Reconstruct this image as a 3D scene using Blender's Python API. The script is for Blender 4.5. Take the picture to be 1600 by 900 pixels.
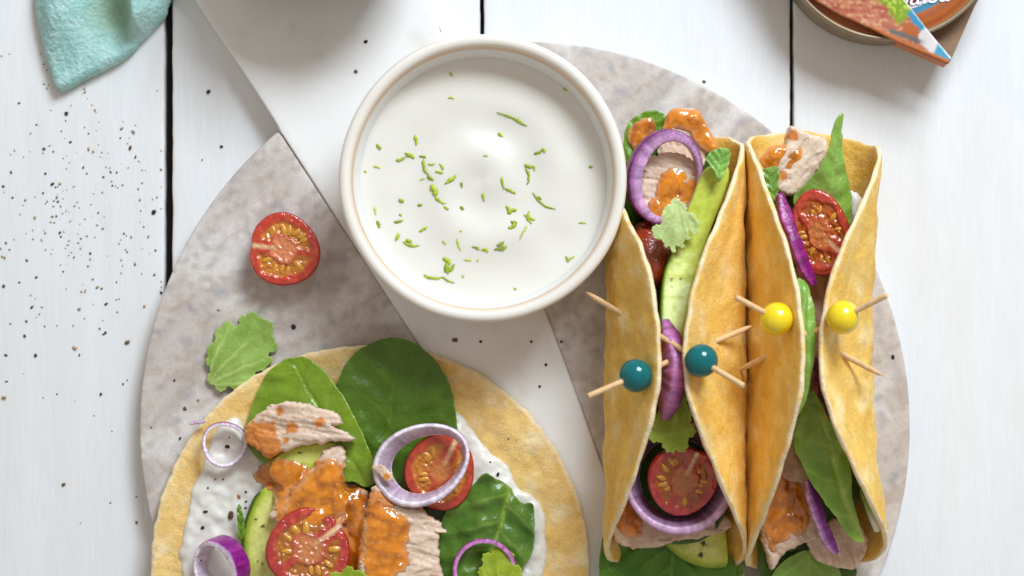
import bpy, math, random
import numpy as np
from mathutils import Vector, Matrix, Euler
from mathutils.geometry import delaunay_2d_cdt
from mathutils.bvhtree import BVHTree

for o in list(bpy.data.objects):
    bpy.data.objects.remove(o)
scene = bpy.context.scene
col = scene.collection
random.seed(5)
rng = np.random.default_rng(7)

# ------------------------------------------------------------------ camera, light, exposure
S = 0.00024                      # metres per unit; one unit is one photo pixel on the table top
D = 3400.0                       # camera height in units
NX, NY = 800.0, 600.0            # point of the table straight below the lens
cam_data = bpy.data.cameras.new('camera')
cam = bpy.data.objects.new('camera', cam_data)
col.objects.link(cam)
cam.location = (0, -(NY - 450) * S, D * S)
cam_data.sensor_width = 36
cam_data.lens = 36 * D / 1600
cam_data.shift_y = (NY - 450) / 1600
cam_data.clip_start = 0.01
cam_data.clip_end = 20
cam_data.dof.use_dof = True
cam_data.dof.focus_distance = (D - 130) * S
cam_data.dof.aperture_fstop = 7.0
scene.camera = cam

world = bpy.data.worlds.new('World')
scene.world = world
world.use_nodes = True
world.node_tree.nodes['Background'].inputs['Color'].default_value = (1.0, 0.92, 0.84, 1)
world.node_tree.nodes['Background'].inputs['Strength'].default_value = 0.47

def area(name, loc, target, size, power, color):
    l = bpy.data.lights.new(name, 'AREA')
    l.shape = 'RECTANGLE'
    l.size, l.size_y = size
    l.energy = power
    l.color = color
    o = bpy.data.objects.new(name, l)
    col.objects.link(o)
    o.location = loc
    d = Vector(target) - Vector(loc)
    o.rotation_euler = d.to_track_quat('-Z', 'Y').to_euler()
    return o
area('window_light', (0.46, 0.95, 0.95), (0.02, 0, 0), (0.55, 0.5), 26.0, (0.80, 0.90, 1.0))

vs = scene.view_settings
vs.view_transform = 'Standard'
vs.look = 'None'
vs.exposure = -0.14
vs.gamma = 1.0
scene.render.engine = 'CYCLES'
scene.render.resolution_x, scene.render.resolution_y = 1024, 576

# ------------------------------------------------------------------ helpers
def H(h):
    v = [int(h[i:i + 2], 16) / 255 for i in (0, 2, 4)]
    return np.array([c / 12.92 if c <= .04045 else ((c + .055) / 1.055) ** 2.4 for c in v])

def W(px, py, z=0.0):
    k = (D - z) / D
    return (NX + (px - NX) * k - 800, -(NY + (py - NY) * k - 450), z)

def sm(a, b, x):
    t = np.clip((x - a) / (b - a), 0, 1)
    return t * t * (3 - 2 * t)

def noise(x, y, seed=0):
    x = np.asarray(x, float); y = np.asarray(y, float)
    ix, iy = np.floor(x), np.floor(y)
    fx, fy = x - ix, y - iy
    def g(i, j, dx, dy):
        h = np.sin(i * 127.1 + j * 311.7 + seed * 74.7) * 43758.5453
        a = (h - np.floor(h)) * 2 * np.pi
        return np.cos(a) * dx + np.sin(a) * dy
    u, v = fx * fx * fx * (fx * (fx * 6 - 15) + 10), fy * fy * fy * (fy * (fy * 6 - 15) + 10)
    n00, n10 = g(ix, iy, fx, fy), g(ix + 1, iy, fx - 1, fy)
    n01, n11 = g(ix, iy + 1, fx, fy - 1), g(ix + 1, iy + 1, fx - 1, fy - 1)
    return 1.5 * ((n00 * (1 - u) + n10 * u) * (1 - v) + (n01 * (1 - u) + n11 * u) * v)

def fbm(x, y, seed=0, octv=3):
    r, a = 0, 1.0
    for k in range(octv):
        r = r + a * noise(np.asarray(x) * 2 ** k, np.asarray(y) * 2 ** k, seed + k * 3.3)
        a *= .5
    return r

def mix(c0, c1, t):
    t = np.asarray(t)[..., None]
    return c0 * (1 - t) + c1 * t

def smooth_outline(pts, step, closed=True):
    P = np.array(pts, float); n = len(P); out = []
    for i in range(n if closed else n - 1):
        if closed:
            p0, p1, p2, p3 = P[i - 1], P[i], P[(i + 1) % n], P[(i + 2) % n]
        else:
            p0, p1, p2, p3 = P[max(i - 1, 0)], P[i], P[i + 1], P[min(i + 2, n - 1)]
        m = max(2, int(np.linalg.norm(p2 - p1) / step * 3))
        for k in range(m):
            t = k / m
            out.append(.5 * ((2 * p1) + (p2 - p0) * t + (2 * p0 - 5 * p1 + 4 * p2 - p3) * t * t + (3 * p1 - p0 - 3 * p2 + p3) * t ** 3))
    if not closed:
        out.append(P[-1])
    return resample(np.array(out), step, closed)

def resample(P, step, closed=True):
    Q = np.vstack([P, P[:1]]) if closed else P
    L = np.concatenate([[0], np.cumsum(np.linalg.norm(np.diff(Q, axis=0), axis=1))])
    n = max(6, int(L[-1] / step))
    t = np.linspace(0, L[-1], n + 1)
    t = t[:-1] if closed else t
    return np.stack([np.interp(t, L, Q[:, 0]), np.interp(t, L, Q[:, 1])], 1)

def normals2(P):
    T = np.roll(P, -1, 0) - np.roll(P, 1, 0)
    T /= np.linalg.norm(T, axis=1)[:, None] + 1e-9
    area2 = np.sum(P[:, 0] * np.roll(P[:, 1], -1) - np.roll(P[:, 0], -1) * P[:, 1])
    N = np.stack([T[:, 1], -T[:, 0]], 1)
    return N if area2 > 0 else -N

def rough_edge(P, amp, wl, seed=0):
    N = normals2(P)
    return P + N * (amp * fbm(P[:, 0] / wl, P[:, 1] / wl, seed))[:, None]

def teeth(P, amp, wl):
    N = normals2(P)
    L = np.concatenate([[0], np.cumsum(np.linalg.norm(np.diff(P, axis=0), axis=1))])
    n = round(L[-1] / wl)
    s = L / L[-1] * n * np.pi
    return P + N * (amp * (np.abs(np.sin(s)) - .5) * (1 + .5 * noise(L / 30, L * 0, 3)))[:, None]

def inside(P, q):
    x, y = q[:, 0], q[:, 1]
    r = np.zeros(len(q), bool)
    for (x0, y0), (x1, y1) in zip(P, np.roll(P, -1, 0)):
        if y0 == y1: continue
        c = ((y0 > y) != (y1 > y)) & (x < (x1 - x0) * (y - y0) / (y1 - y0) + x0)
        r ^= c
    return r

def dist(P, q):
    A, B = P, np.roll(P, -1, 0)
    d = np.full(len(q), 1e9)
    for a, b in zip(A, B):
        ab = b - a
        t = np.clip(((q - a) @ ab) / (ab @ ab + 1e-12), 0, 1)
        d = np.minimum(d, np.hypot(*(q - a - t[:, None] * ab).T))
    return d

class Geo:
    """vertices in table units, faces, colours"""
    def __init__(s, v, f, c=None):
        s.v, s.f, s.c = np.asarray(v, float), f, c

PILE = []            # meshes things may rest on
def pile_hits(xy, top=900):
    V, F = [], []
    for g in PILE:
        o = len(V)
        V.extend(map(tuple, g.v)); F.extend([tuple(i + o for i in f) for f in g.f])
    t = BVHTree.FromPolygons(V, F)
    r = []
    for x, y in xy:
        h = t.ray_cast(Vector((x, y, top)), Vector((0, 0, -1)))[0]
        r.append(h.z if h else np.nan)
    return np.array(r)

def slab(outline, res, top, bot, colf=None, znom=0., rings=(), hits=False, jit=.25):
    """solid sheet over an outline given in photo pixels; top/bot give heights"""
    P = np.asarray(outline, float)
    lo, hi = P.min(0), P.max(0)
    gx, gy = np.meshgrid(np.arange(lo[0], hi[0], res), np.arange(lo[1], hi[1], res * .87))
    gx[1::2] += res / 2
    q = np.stack([gx.ravel(), gy.ravel()], 1)
    q += rng.uniform(-jit, jit, q.shape) * res
    q = q[inside(P, q)]
    dq = dist(P, q) if len(q) else np.zeros(0)
    rmax = max(rings) if rings else 0
    q = q[dq > max(.45 * res, rmax + .35 * res)]
    extra = []
    N = normals2(P)
    for r_ in rings:
        e = P - N * r_
        e = e[inside(P, e)]
        e = e[dist(P, e) > r_ * .8]
        extra.append(e)
    allp = np.vstack([P, q] + extra)
    vc, ed, fc, *_ = delaunay_2d_cdt([Vector(p) for p in allp], [], [list(range(len(P)))], 1, 1e-5)
    q = np.array([tuple(v) for v in vc])
    d = dist(P, q)
    d[:len(P)] = 0
    X, Y, _ = W(q[:, 0], q[:, 1], znom)
    if hits:
        h = pile_hits(np.stack([X, Y], 1))
        h = np.where(np.isnan(h), np.nanmin(h), h)
        zt = top(q[:, 0], q[:, 1], d, h)
        zb = bot(q[:, 0], q[:, 1], d, zt, h)
    else:
        zt = top(q[:, 0], q[:, 1], d)
        zb = bot(q[:, 0], q[:, 1], d, zt)
    n = len(q)
    V = np.vstack([np.stack([X, Y, zt], 1), np.stack([X, Y, zb], 1)])
    F = []
    cnt = {}
    for f in fc:
        a, b, c = f
        pa, pb, pc = V[a], V[b], V[c]
        if (pb[0] - pa[0]) * (pc[1] - pa[1]) - (pb[1] - pa[1]) * (pc[0] - pa[0]) < 0:
            b, c = c, b
        F.append((a, b, c)); F.append((a + n, c + n, b + n))
        for e in ((a, b), (b, c), (c, a)):
            cnt[e] = 1
    for (a, b) in cnt:
        if (b, a) not in cnt:
            F.append((b, a, a + n, b + n))
    C = None
    if colf is not None:
        c = colf(q[:, 0], q[:, 1], d)
        if c.ndim == 1: c = np.tile(c, (n, 1))
        C = np.vstack([c, c])
    g = Geo(V, F, C)
    g.q, g.d, g.n = q, d, n
    return g

def thin(t):
    return lambda x, y, d, zt, h=None: zt - t

def edge_round(d, r):
    t = np.clip(d / r, 0, 1)
    return r * (np.sqrt(1 - (1 - t) ** 2) - 1)

def put(name, g, mat, parent=None, label=None, cat=None, group=None, kind=None, sharp=None, pile=False):
    v = g.v
    base = np.array([v[:, 0].mean(), v[:, 1].mean(), v[:, 2].min()])
    me = bpy.data.meshes.new(name)
    me.from_pydata(((v - base) * S).tolist(), [], g.f)
    me.update()
    me.polygons.foreach_set('use_smooth', [True] * len(me.polygons))
    if sharp: me.set_sharp_from_angle(angle=math.radians(sharp))
    if g.c is not None:
        a = me.color_attributes.new('Col', 'FLOAT_COLOR', 'POINT')
        c4 = np.ones((len(v), 4)); c4[:, :3] = np.clip(g.c, 0, 1)
        a.data.foreach_set('color', c4.ravel())
    me.materials.append(mat)
    o = bpy.data.objects.new(name, me)
    col.objects.link(o)
    w = Vector(base * S)
    if parent is not None:
        o.parent = parent
        o.location = w - Vector(parent['w'])
    else:
        o.location = w
    o['w'] = tuple(w)
    tag(o, label, cat, group, kind)
    if pile: PILE.append(g)
    return o

def tag(o, label=None, cat=None, group=None, kind=None):
    if label: o['label'] = label
    if cat: o['category'] = cat
    if group: o['group'] = group
    if kind: o['kind'] = kind

def empty(name, p, label, cat, group=None):
    o = bpy.data.objects.new(name, None)
    col.objects.link(o)
    o.empty_display_size = .005
    w = Vector(p) * S
    o.location = w
    o['w'] = tuple(w)
    tag(o, label, cat, group)
    return o

def tube(pts, rad, n=10, cap=True, flat=1.0):
    P = np.array(pts, float); V = []; F = []
    up = np.array([0, 0, 1.0])
    for i in range(len(P)):
        t = P[min(i + 1, len(P) - 1)] - P[max(i - 1, 0)]
        t /= np.linalg.norm(t)
        a = np.cross(t, up)
        if np.linalg.norm(a) < .05: a = np.cross(t, [0, 1, 0])
        a /= np.linalg.norm(a)
        b = np.cross(a, t)
        r = rad[i] if hasattr(rad, '__len__') else rad
        for k in range(n):
            th = 2 * np.pi * k / n
            V.append(P[i] + a * r * np.cos(th) + b * r * flat * np.sin(th))
    for i in range(len(P) - 1):
        for k in range(n):
            k2 = (k + 1) % n
            F.append((i * n + k, i * n + k2, (i + 1) * n + k2, (i + 1) * n + k))
    if cap:
        F.append(tuple(range(n))[::-1]); F.append(tuple((len(P) - 1) * n + k for k in range(n)))
    return Geo(V, F)

def lathe(profile, n=96, center=(0, 0, 0), cols=None, wob=0):
    """profile: (r, z) pairs; closed at the axis when r == 0"""
    V, C, F = [], [], []
    m = len(profile)
    for k in range(n):
        a = 2 * np.pi * k / n
        w = 1 + wob * noise(math.cos(a) * 1.3 + 5, math.sin(a) * 1.3, 4)
        for j, (r, z) in enumerate(profile):
            V.append((center[0] + r * w * math.cos(a), center[1] + r * w * math.sin(a), center[2] + z))
            if cols is not None: C.append(cols[j])
    for k in range(n):
        k2 = (k + 1) % n
        for j in range(m - 1):
            if profile[j][0] == 0 and profile[j + 1][0] == 0: continue
            F.append((k * m + j, k2 * m + j, k2 * m + j + 1, k * m + j + 1))
    return Geo(V, F, np.array(C) if cols is not None else None)

def xform(g, M_, loc):
    R = np.array(M_)
    g.v = g.v @ R.T + np.array(loc)
    return g

def rot(rx=0, ry=0, rz=0):
    return np.array(Euler((math.radians(rx), math.radians(ry), math.radians(rz)), 'XYZ').to_matrix())

# ------------------------------------------------------------------ materials
def M(name, color=None, rough=.5, spec=.5, sss=0, sr=(1, .4, .2), ss=4, coat=0, crough=.08,
      n=(), bump=(), trans=0, sheen=0, metal=0, stretch=None):
    m = bpy.data.materials.new(name)
    m.use_nodes = True
    nt = m.node_tree; N = nt.nodes; L = nt.links
    p = N['Principled BSDF']
    tc = N.new('ShaderNodeTexCoord')
    src = tc.outputs['Object']
    if stretch:
        mp = N.new('ShaderNodeMapping')
        mp.inputs['Scale'].default_value = stretch
        L.new(src, mp.inputs['Vector']); src = mp.outputs['Vector']
    if color is None:
        a = N.new('ShaderNodeAttribute'); a.attribute_name = 'Col'
        c = a.outputs['Color']
    else:
        r = N.new('ShaderNodeRGB'); r.outputs[0].default_value = (*color, 1)
        c = r.outputs[0]
    for sc, amt in n:
        t = N.new('ShaderNodeTexNoise'); t.inputs['Scale'].default_value = 1 / (sc * S)
        t.inputs['Detail'].default_value = 4
        L.new(src, t.inputs['Vector'])
        mr = N.new('ShaderNodeMapRange')
        mr.inputs['From Min'].default_value = .3; mr.inputs['From Max'].default_value = .7
        mr.inputs['To Min'].default_value = 1 - amt; mr.inputs['To Max'].default_value = 1 + amt
        L.new(t.outputs['Fac'], mr.inputs['Value'])
        mx = N.new('ShaderNodeVectorMath'); mx.operation = 'SCALE'
        L.new(c, mx.inputs[0]); L.new(mr.outputs['Result'], mx.inputs['Scale'])
        c = mx.outputs['Vector']
    L.new(c, p.inputs['Base Color'])
    nm = None
    for sc, amp in bump:
        t = N.new('ShaderNodeTexNoise'); t.inputs['Scale'].default_value = 1 / (sc * S)
        t.inputs['Detail'].default_value = 3
        L.new(src, t.inputs['Vector'])
        b = N.new('ShaderNodeBump'); b.inputs['Distance'].default_value = amp * S
        L.new(t.outputs['Fac'], b.inputs['Height'])
        if nm: L.new(nm, b.inputs['Normal'])
        nm = b.outputs['Normal']
    if nm: L.new(nm, p.inputs['Normal'])
    p.inputs['Roughness'].default_value = rough
    p.inputs['Specular IOR Level'].default_value = spec
    p.inputs['Metallic'].default_value = metal
    p.inputs['Subsurface Weight'].default_value = sss
    p.inputs['Subsurface Radius'].default_value = sr
    p.inputs['Subsurface Scale'].default_value = ss * S
    p.inputs['Coat Weight'].default_value = coat
    p.inputs['Coat Roughness'].default_value = crough
    p.inputs['Sheen Weight'].default_value = sheen
    if nm and coat: L.new(nm, p.inputs['Coat Normal'])
    if trans:
        out = N['Material Output']
        tb = N.new('ShaderNodeBsdfTranslucent'); L.new(c, tb.inputs['Color'])
        ms = N.new('ShaderNodeMixShader'); ms.inputs[0].default_value = trans
        L.new(p.outputs[0], ms.inputs[1]); L.new(tb.outputs[0], ms.inputs[2])
        L.new(ms.outputs[0], out.inputs['Surface'])
    return m

m_paint = M('white_paint', None, .55, .4, n=((260, .02), (40, .015), (5, .022)), bump=((4, .35), (60, .6)), stretch=(1, .1, 1))
m_gap = M('dark_underlay', H('1c1410'), .9)
m_marble = M('grey_marble', None, .5, .3, n=((40, .05), (7, .07), (2.5, .06)), bump=((5, .3),))
m_white_marble = M('white_marble', None, .42, .4, n=((120, .03),), bump=((30, .3),), sss=.0)
m_ceramic = M('ceramic_glaze', None, .22, .5, n=((50, .02),), bump=((45, .9),))
m_yog = M('yogurt', H('E8E4DA'), .34, .45, sss=.5, sr=(1, .9, .75), ss=8, bump=((50, .8),))
m_zest = M('lime_peel', None, .5, .4, n=((4, .3),), bump=((3, .5),))
m_leaf = M('leaf', None, .29, .5, n=((26, .12), (6, .08)), bump=((5, .5), (20, 1.4)), trans=.10)
m_cil = M('cilantro', None, .5, .35, n=((14, .12),), bump=((5, .7), (12, 1.2)), trans=.18)
m_tom = M('tomato', None, .2, .5, sss=.25, sr=(1, .25, .1), ss=5, coat=.8, crough=.05, n=((9, .16),), bump=((5, 1.1), (16, 1.2)))
m_seed = M('tomato_seed', H('DB9A34'), .25, .5, sss=.3, sr=(1, .6, .2), ss=3, coat=.6, n=((6, .25),), bump=((5, .8),))
m_skin = M('tomato_skin', None, .14, .5, coat=.6, crough=.04, n=((25, .1),), bump=((60, .8),))
m_onion = M('red_onion', None, .32, .45, sss=.12, sr=(1, .6, .8), ss=4, coat=.2, crough=.12, n=((14, .12), (4, .16)), bump=((9, 1.2), (3, .7)))
m_tuna = M('tuna', None, .5, .35, sss=.25, sr=(1, .55, .4), ss=4, n=((12, .06), (4, .05)), bump=((9, .8), (2.5, .5)))
m_sauce = M('orange_sauce', None, .14, .5, sss=.45, sr=(1, .5, .1), ss=8, coat=.9, crough=.04, n=((30, .14), (9, .05)), bump=((34, 2.0), (10, .35)))
m_avo = M('avocado', None, .34, .4, sss=.3, sr=(1, .9, .3), ss=5, n=((20, .1), (5, .05)), bump=((30, .8), (4, .2)))
m_stick = M('pick_wood', H('E3BC8A'), .6, .3, n=((12, .15),), bump=((4, .4),))
m_teal = M('teal_bead', H('00686A'), .12, .4, coat=.2, crough=.04, n=((14, .10),), bump=((30, .8),))
m_yel = M('yellow_bead', H('F7D81E'), .2, .5, coat=.5, crough=.06, n=((14, .06),), bump=((30, .8),))
m_pepper = M('pepper', None, .8, .2, n=((4, .35),), bump=((3, 1),))
m_cloth = M('terry_cloth', None, .95, .1, n=((40, .05), (5, .08)), bump=((5, 2.4), (11, 2)), sheen=.35)
m_card = M('brown_card', H('8C7057'), .8, .25, n=((40, .06), (4, .07)), bump=((4, .4),))
m_print = M('printed_card', None, .4, .4, n=((30, .06),), bump=((40, .6),))
m_tin = M('tin_print', None, .32, .5, n=((25, .08),), bump=((50, .5),))
m_tinmetal = M('tin_metal', H('98846A'), .42, .5, metal=.35, n=((30, .1),), bump=((25, .5),))
m_lettering = M('white_lettering', H('EFE9E6'), .4, .4)
m_grey = M('grey_stoneware', H('6E736B'), .4, .4, n=((40, .12),), bump=((20, .6),))

def tortilla_material():
    m = M('corn_tortilla', None, .72, .25, n=((70, .07), (14, .08), (3.5, .065)), bump=((3.5, 1.0), (16, 2.4), (60, 3)), sss=0.12, sr=(1, .6, .2), ss=4)
    return m
m_tort = tortilla_material()

# ------------------------------------------------------------------ setting: painted planks
table = empty('table', (0, 0, 0), 'table top of white painted wooden planks', None)
table['kind'] = 'structure'
seams = [-715, -226, (257, 269), (750, 756), (1235, 1240), 1722, 2212]
def seam(i):
    s = seams[i]
    return s if isinstance(s, tuple) else (s - 3, s + 3)
for i in range(6):
    x0, x1 = seam(i)[1], seam(i + 1)[0]
    ys = np.arange(-620, 1560, 14.)
    wob = lambda y, s: 1.1 * fbm(y / 60, y * 0 + s, 3) + .5 * noise(y / 9, y * 0 + s, 8)
    prof = [0, 1.2, 3.5, 8]
    nx = 26
    us = np.concatenate([prof, np.linspace(20, 464, nx), [0] * 0])
    V = []; C = []
    wdt = x1 - x0
    cols_x = np.concatenate([[0, .6, 2, 5, 12], np.linspace(24, wdt - 24, nx), [wdt - 12, wdt - 5, wdt - 2, wdt - .6, wdt]])
    drop = np.concatenate([[-22, -2.2, -.8, -.15, 0], np.zeros(nx), [0, -.15, -.8, -2.2, -22]])
    ew = np.concatenate([np.ones(5), np.zeros(nx), np.ones(5)])
    for y in ys:
        for k, u in enumerate(cols_x):
            side = i * 2 if k < len(cols_x) / 2 else i * 2 + 1
            xx = x0 + u + ew[k] * float(wob(np.array(y), side * 7.3))
            V.append((xx - 800, -(y - 450), drop[k]))
    V = np.array(V)
    g = noise(V[:, 0] / 9, V[:, 1] / 160, 3 + i) * .5 + noise(V[:, 0] / 40, V[:, 1] / 400, 9 + i)
    V[:, 2] += np.where(V[:, 2] > -1, .35 * g - .35, 0)
    base = H('E6E7E8')
    C = mix(np.tile(base, (len(V), 1)), H('D9CDBD'), np.clip(.06 + .13 * g, 0, .5))
    edge = np.minimum(V[:, 0] + 800 - x0, x1 - V[:, 0] - 800)
    C = mix(C, H('5A4636'), np.where(V[:, 2] < -10, .8, np.clip(.22 - edge / 12, 0, .22) * (noise(V[:, 1] / 25, V[:, 0] * 0 + i, 5) > -.05)))
    nc = len(cols_x); F = []
    for r in range(len(ys) - 1):
        for k in range(nc - 1):
            a = r * nc + k
            F.append((a, a + nc, a + nc + 1, a + 1))
    put('plank', Geo(V, F, C), m_paint, table)
g = Geo([(-1500, -1100, -24), (1500, -1100, -24), (1500, 1060, -24), (-1500, 1060, -24)], [(0, 1, 2, 3)])
put('underlay', g, m_gap, table)

# ------------------------------------------------------------------ marble serving board
ZB = 40.0
bc, br = (820., 667.), 602.
board = empty('serving_board', W(*bc), 'round grey marble serving board with a white marble handle band running through it', 'serving board')
def circ(a0, a1, n):
    return [(bc[0] + br * math.cos(math.radians(a)), bc[1] + br * math.sin(math.radians(a))) for a in np.linspace(a0, a1, n)]
def ang(p): return math.degrees(math.atan2(p[1] - bc[1], p[0] - bc[0]))
Lt, Lb = (437, 206), (1090, 1205)
Rt, Rb = (700, 76.), (1110, 1195)
aLt, aLb, aRt, aRb = ang(Lt), ang(Lb), ang(Rt), ang(Rb)
left_poly = resample(np.array([Lt, (645, 524), (870, 868)] + circ(aLb, aLt + 360, 100)), 9)
right_poly = resample(np.array(circ(aRt, aRb, 100) + [(950, 752), (858, 500)]), 9)
def marble_col(x, y, d):
    v = fbm((x * .8 + y * .6) / 34, (y * .8 - x * .6) / 110, 5, 4)
    w_ = fbm((x * .9 + y * .45) / 90, (y * .9 - x * .45) / 140, 15, 3)
    c = mix(np.tile(H('C8BDB4'), (len(x), 1)), H('DAD4CE'), sm(-.3, .5, w_))
    c = mix(c, H('A89688'), .55 * sm(.05, .5, fbm((x * .87 - y * .5) / 80, (y * .87 + x * .5) / 11, 91, 4)))
    c = mix(c, H('B4A9A2'), .6 * sm(.0, .75, v))
    c = mix(c, H('8C8E9A'), .5 * sm(.45, .8, fbm(x / 22, y / 22, 33, 3)))
    return c
bt = lambda h: (lambda x, y, d: h + edge_round(d, 3.) + 0 * x)
def flat(z): return lambda x, y, d, zt, h=None: z + 0 * x
for poly in (left_poly, right_poly):
    g = slab(poly, 11, bt(ZB), flat(0.5), marble_col, ZB, rings=(1.2, 3))
    put('marble_panel', g, m_marble, board, sharp=60, pile=True)
band = resample(smooth_outline([(175, -200), (305, 0), (370, 97), (428, 187), (437, 203), (446, 218), (645, 524), (870, 868), Lb, (1100, 1201), Rb, (950, 752), (858, 500), (698, 66), (690, 55), (672, 0), (600, -200), (390, -280)], 6), 8)
def band_col(x, y, d):
    v = fbm((x * .8 + y * .6) / 120, (y * .8 - x * .6) / 200, 25, 3)
    c = mix(np.tile(H('F0EEEB'), (len(x), 1)), H('E4DED5'), .8 * sm(.0, .8, v))
    return mix(c, H('D9CCBE'), .3 * sm(.55, .9, fbm(x / 40, y / 40, 77)))
g = slab(band, 12, bt(ZB + 3), flat(.7), band_col, ZB, rings=(1.2, 3))
put('handle_band', g, m_white_marble, board, sharp=60, pile=True)

# ------------------------------------------------------------------ bowls
bx, by, _ = W(755, 279, 185)
R = 225 * (D - 185) / D
prof_c = []
white, tan, cool = H('EDE6DB'), H('CDA67E'), H('E6E5E2')
P_ = [(0, 6, white), (R * .5, 6, white), (R * .55, 0, tan), (R * .62, 0, tan), (R * .66, 8, white), (R * .80, 40, white), (R * .92, 85, white), (R * .975, 120, white),
      (R * .992, 136, mix(white, tan, .35)), (R, 142, mix(white, tan, .5)), (R * .999, 146, mix(white, tan, .2)), (R * .985, 150, white), (R * .962, 151.5, white), (R * .935, 150, white), (R * .918, 146.5, mix(white, tan, .35)), (R * .909, 142, mix(white, tan, .85)),
      (R * .903, 137, mix(white, tan, .6)), (R * .898, 132, cool), (R * .885, 118, cool), (R * .868, 106, cool), (R * .85, 95, cool), (R * .80, 75, cool), (R * .6, 40, cool), (R * .3, 22, cool), (0, 20, cool)]
bowl = empty('dip_bowl', (bx, by, ZB + 3), 'round cream glazed ceramic bowl holding the white dip', 'bowl')
put('bowl_wall', lathe([(r, z) for r, z, c in P_], 160, (bx, by, ZB + 3), [c for r, z, c in P_], wob=.006), m_ceramic, bowl)
# dip
zy = ZB + 3 + 100
n = 80
V = [(bx, by, zy)]; F = []
rr = np.linspace(0, 1, 34)[1:]
for k in range(n):
    a = 2 * math.pi * k / n
    for r in rr:
        x, y = math.cos(a) * r, math.sin(a) * r
        swirl = 4.0 * math.sin(11 * r - a + 1.0) * math.exp(-((r - .35) / .35) ** 2) + 2.2 * float(noise(x * 3 + 4, y * 3, 2))
        z = zy + swirl * (1 - r ** 6) + (7 + 3 * float(noise(math.cos(a) * 3, math.sin(a) * 3, 12))) * r ** 14
        rad = R * .884 * r
        V.append((bx + x / r * rad, by + y / r * rad, z))
m_ = len(rr)
for k in range(n):
    k2 = (k + 1) % n
    F.append((0, 1 + k * m_, 1 + k2 * m_))
    for j in range(m_ - 1):
        F.append((1 + k * m_ + j, 1 + k * m_ + j + 1, 1 + k2 * m_ + j + 1, 1 + k2 * m_ + j))
gy = Geo(V, F)
put('yogurt_dip', gy, m_yog, label='smooth white yogurt dip filling the cream bowl', cat='dip')

gx0, gy0, _ = W(505, -166, 130)
put('stoneware_bowl', lathe([(0, 6), (90, 0), (110, 0), (118, 10), (150, 70), (166, 126), (165, 132), (158, 130), (140, 74), (100, 24), (0, 20)], 96, (gx0, gy0, ZB + 3)), m_grey,
    label='dark grey stoneware bowl standing on the white marble handle', cat='bowl')

# ------------------------------------------------------------------ lime zest on the dip
zest_bits = [  # (x0,y0,x1,y1,width) in photo pixels
 (776,176,824,197,5),(780,206,786,213,6),(703,113,708,119,5),(700,154,710,154,4),(880,138,886,143,4),(588,226,594,234,7),(584,259,595,263,4),(569,267,573,270,4),
 (648,210,650,227,7),(618,250,634,244,6),(632,240,648,246,8),(655,243,666,246,5),(662,248,670,272,7),(668,256,680,257,4),(668,272,678,282,6),(656,282,664,280,4),(687,256,692,266,5),(680,268,693,270,5),
 (672,290,682,306,11),(680,306,697,318,6),(694,322,701,328,6),(695,287,713,273,7),(720,285,722,293,6),(755,243,763,244,4),(834,240,848,234,5),(846,232,852,238,5),(820,256,830,262,7),(821,262,824,288,5),(832,258,836,266,5),
 (785,276,787,296,5),(787,294,806,302,5),(756,300,757,314,5),(832,300,868,327,5),(838,308,846,312,6),(790,322,796,334,8),(795,334,808,327,7),(794,356,808,348,9),(798,346,806,352,8),(818,336,836,344,6),(826,330,830,350,6),(824,352,812,376,4),
 (720,322,725,327,6),(652,320,660,319,5),(624,311,631,316,7),(624,334,628,337,5),(615,346,630,343,5),(586,322,588,336,4),(590,344,594,356,7),(618,376,624,364,6),(630,378,656,383,6),(634,375,644,378,7),(655,362,668,354,5),
 (690,376,697,382,4),(714,372,720,392,4),(737,386,750,390,5),(752,390,764,393,5),(772,390,792,386,7),(776,382,788,378,7),(718,361,722,362,4),(692,402,704,412,8),(698,410,700,428,10),(694,424,710,412,8),(662,430,690,434,6),(690,432,710,442,5),(724,404,738,406,4),(745,407,748,408,4),
 (884,400,889,410,5),(889,408,898,400,4),(904,348,916,349,4),(920,260,926,261,5),(722,430,725,434,4),(803,450,807,453,4)]
ty = BVHTree.FromPolygons([tuple(v) for v in gy.v], gy.f)
for i, (x0, y0, x1, y1, w) in enumerate(zest_bits):
    a, b = np.array(W(x0, y0, zy)), np.array(W(x1, y1, zy))
    def drop(p):
        h = ty.ray_cast(Vector((p[0], p[1], 600)), Vector((0, 0, -1)))[0]
        return h.z if h else zy + 6
    L_ = np.linalg.norm(b - a); nn = np.array([-(b - a)[1], (b - a)[0], 0]) / (L_ + 1e-6)
    bow = random.uniform(-.16, .16) * L_
    pts = [a + (b - a) * t + nn * (bow * math.sin(math.pi * t) + random.uniform(-.16, .16) * w) for t in np.linspace(0, 1, 7)]
    w *= .92
    for k, p in enumerate(pts): p[2] = drop(p) + w * .12 + random.uniform(0, .9)
    g = tube(pts, [w * q * random.uniform(.6, 1.25) for q in (.14, .34, .44, .36, .46, .32, .12)], 6, flat=.35)
    cc = mix(H('B4C62E'), H('86A01C'), random.random()) if w > 4 else mix(H('CCD462'), H('B4C62E'), random.random())
    if (x0, y0) == (700, 154): cc = H('D2D24A')
    g.c = np.tile(cc, (len(g.v), 1))
    put('lime_zest', g, m_zest, label=('long thin curl of lime zest lying on the white dip' if L_ > 30 else 'chunky clump of lime zest lying on the white dip' if w > 6.3 else 'tiny green shred of lime zest lying on the white dip'), cat='lime zest', group='lime zest scattered over the dip')

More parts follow.
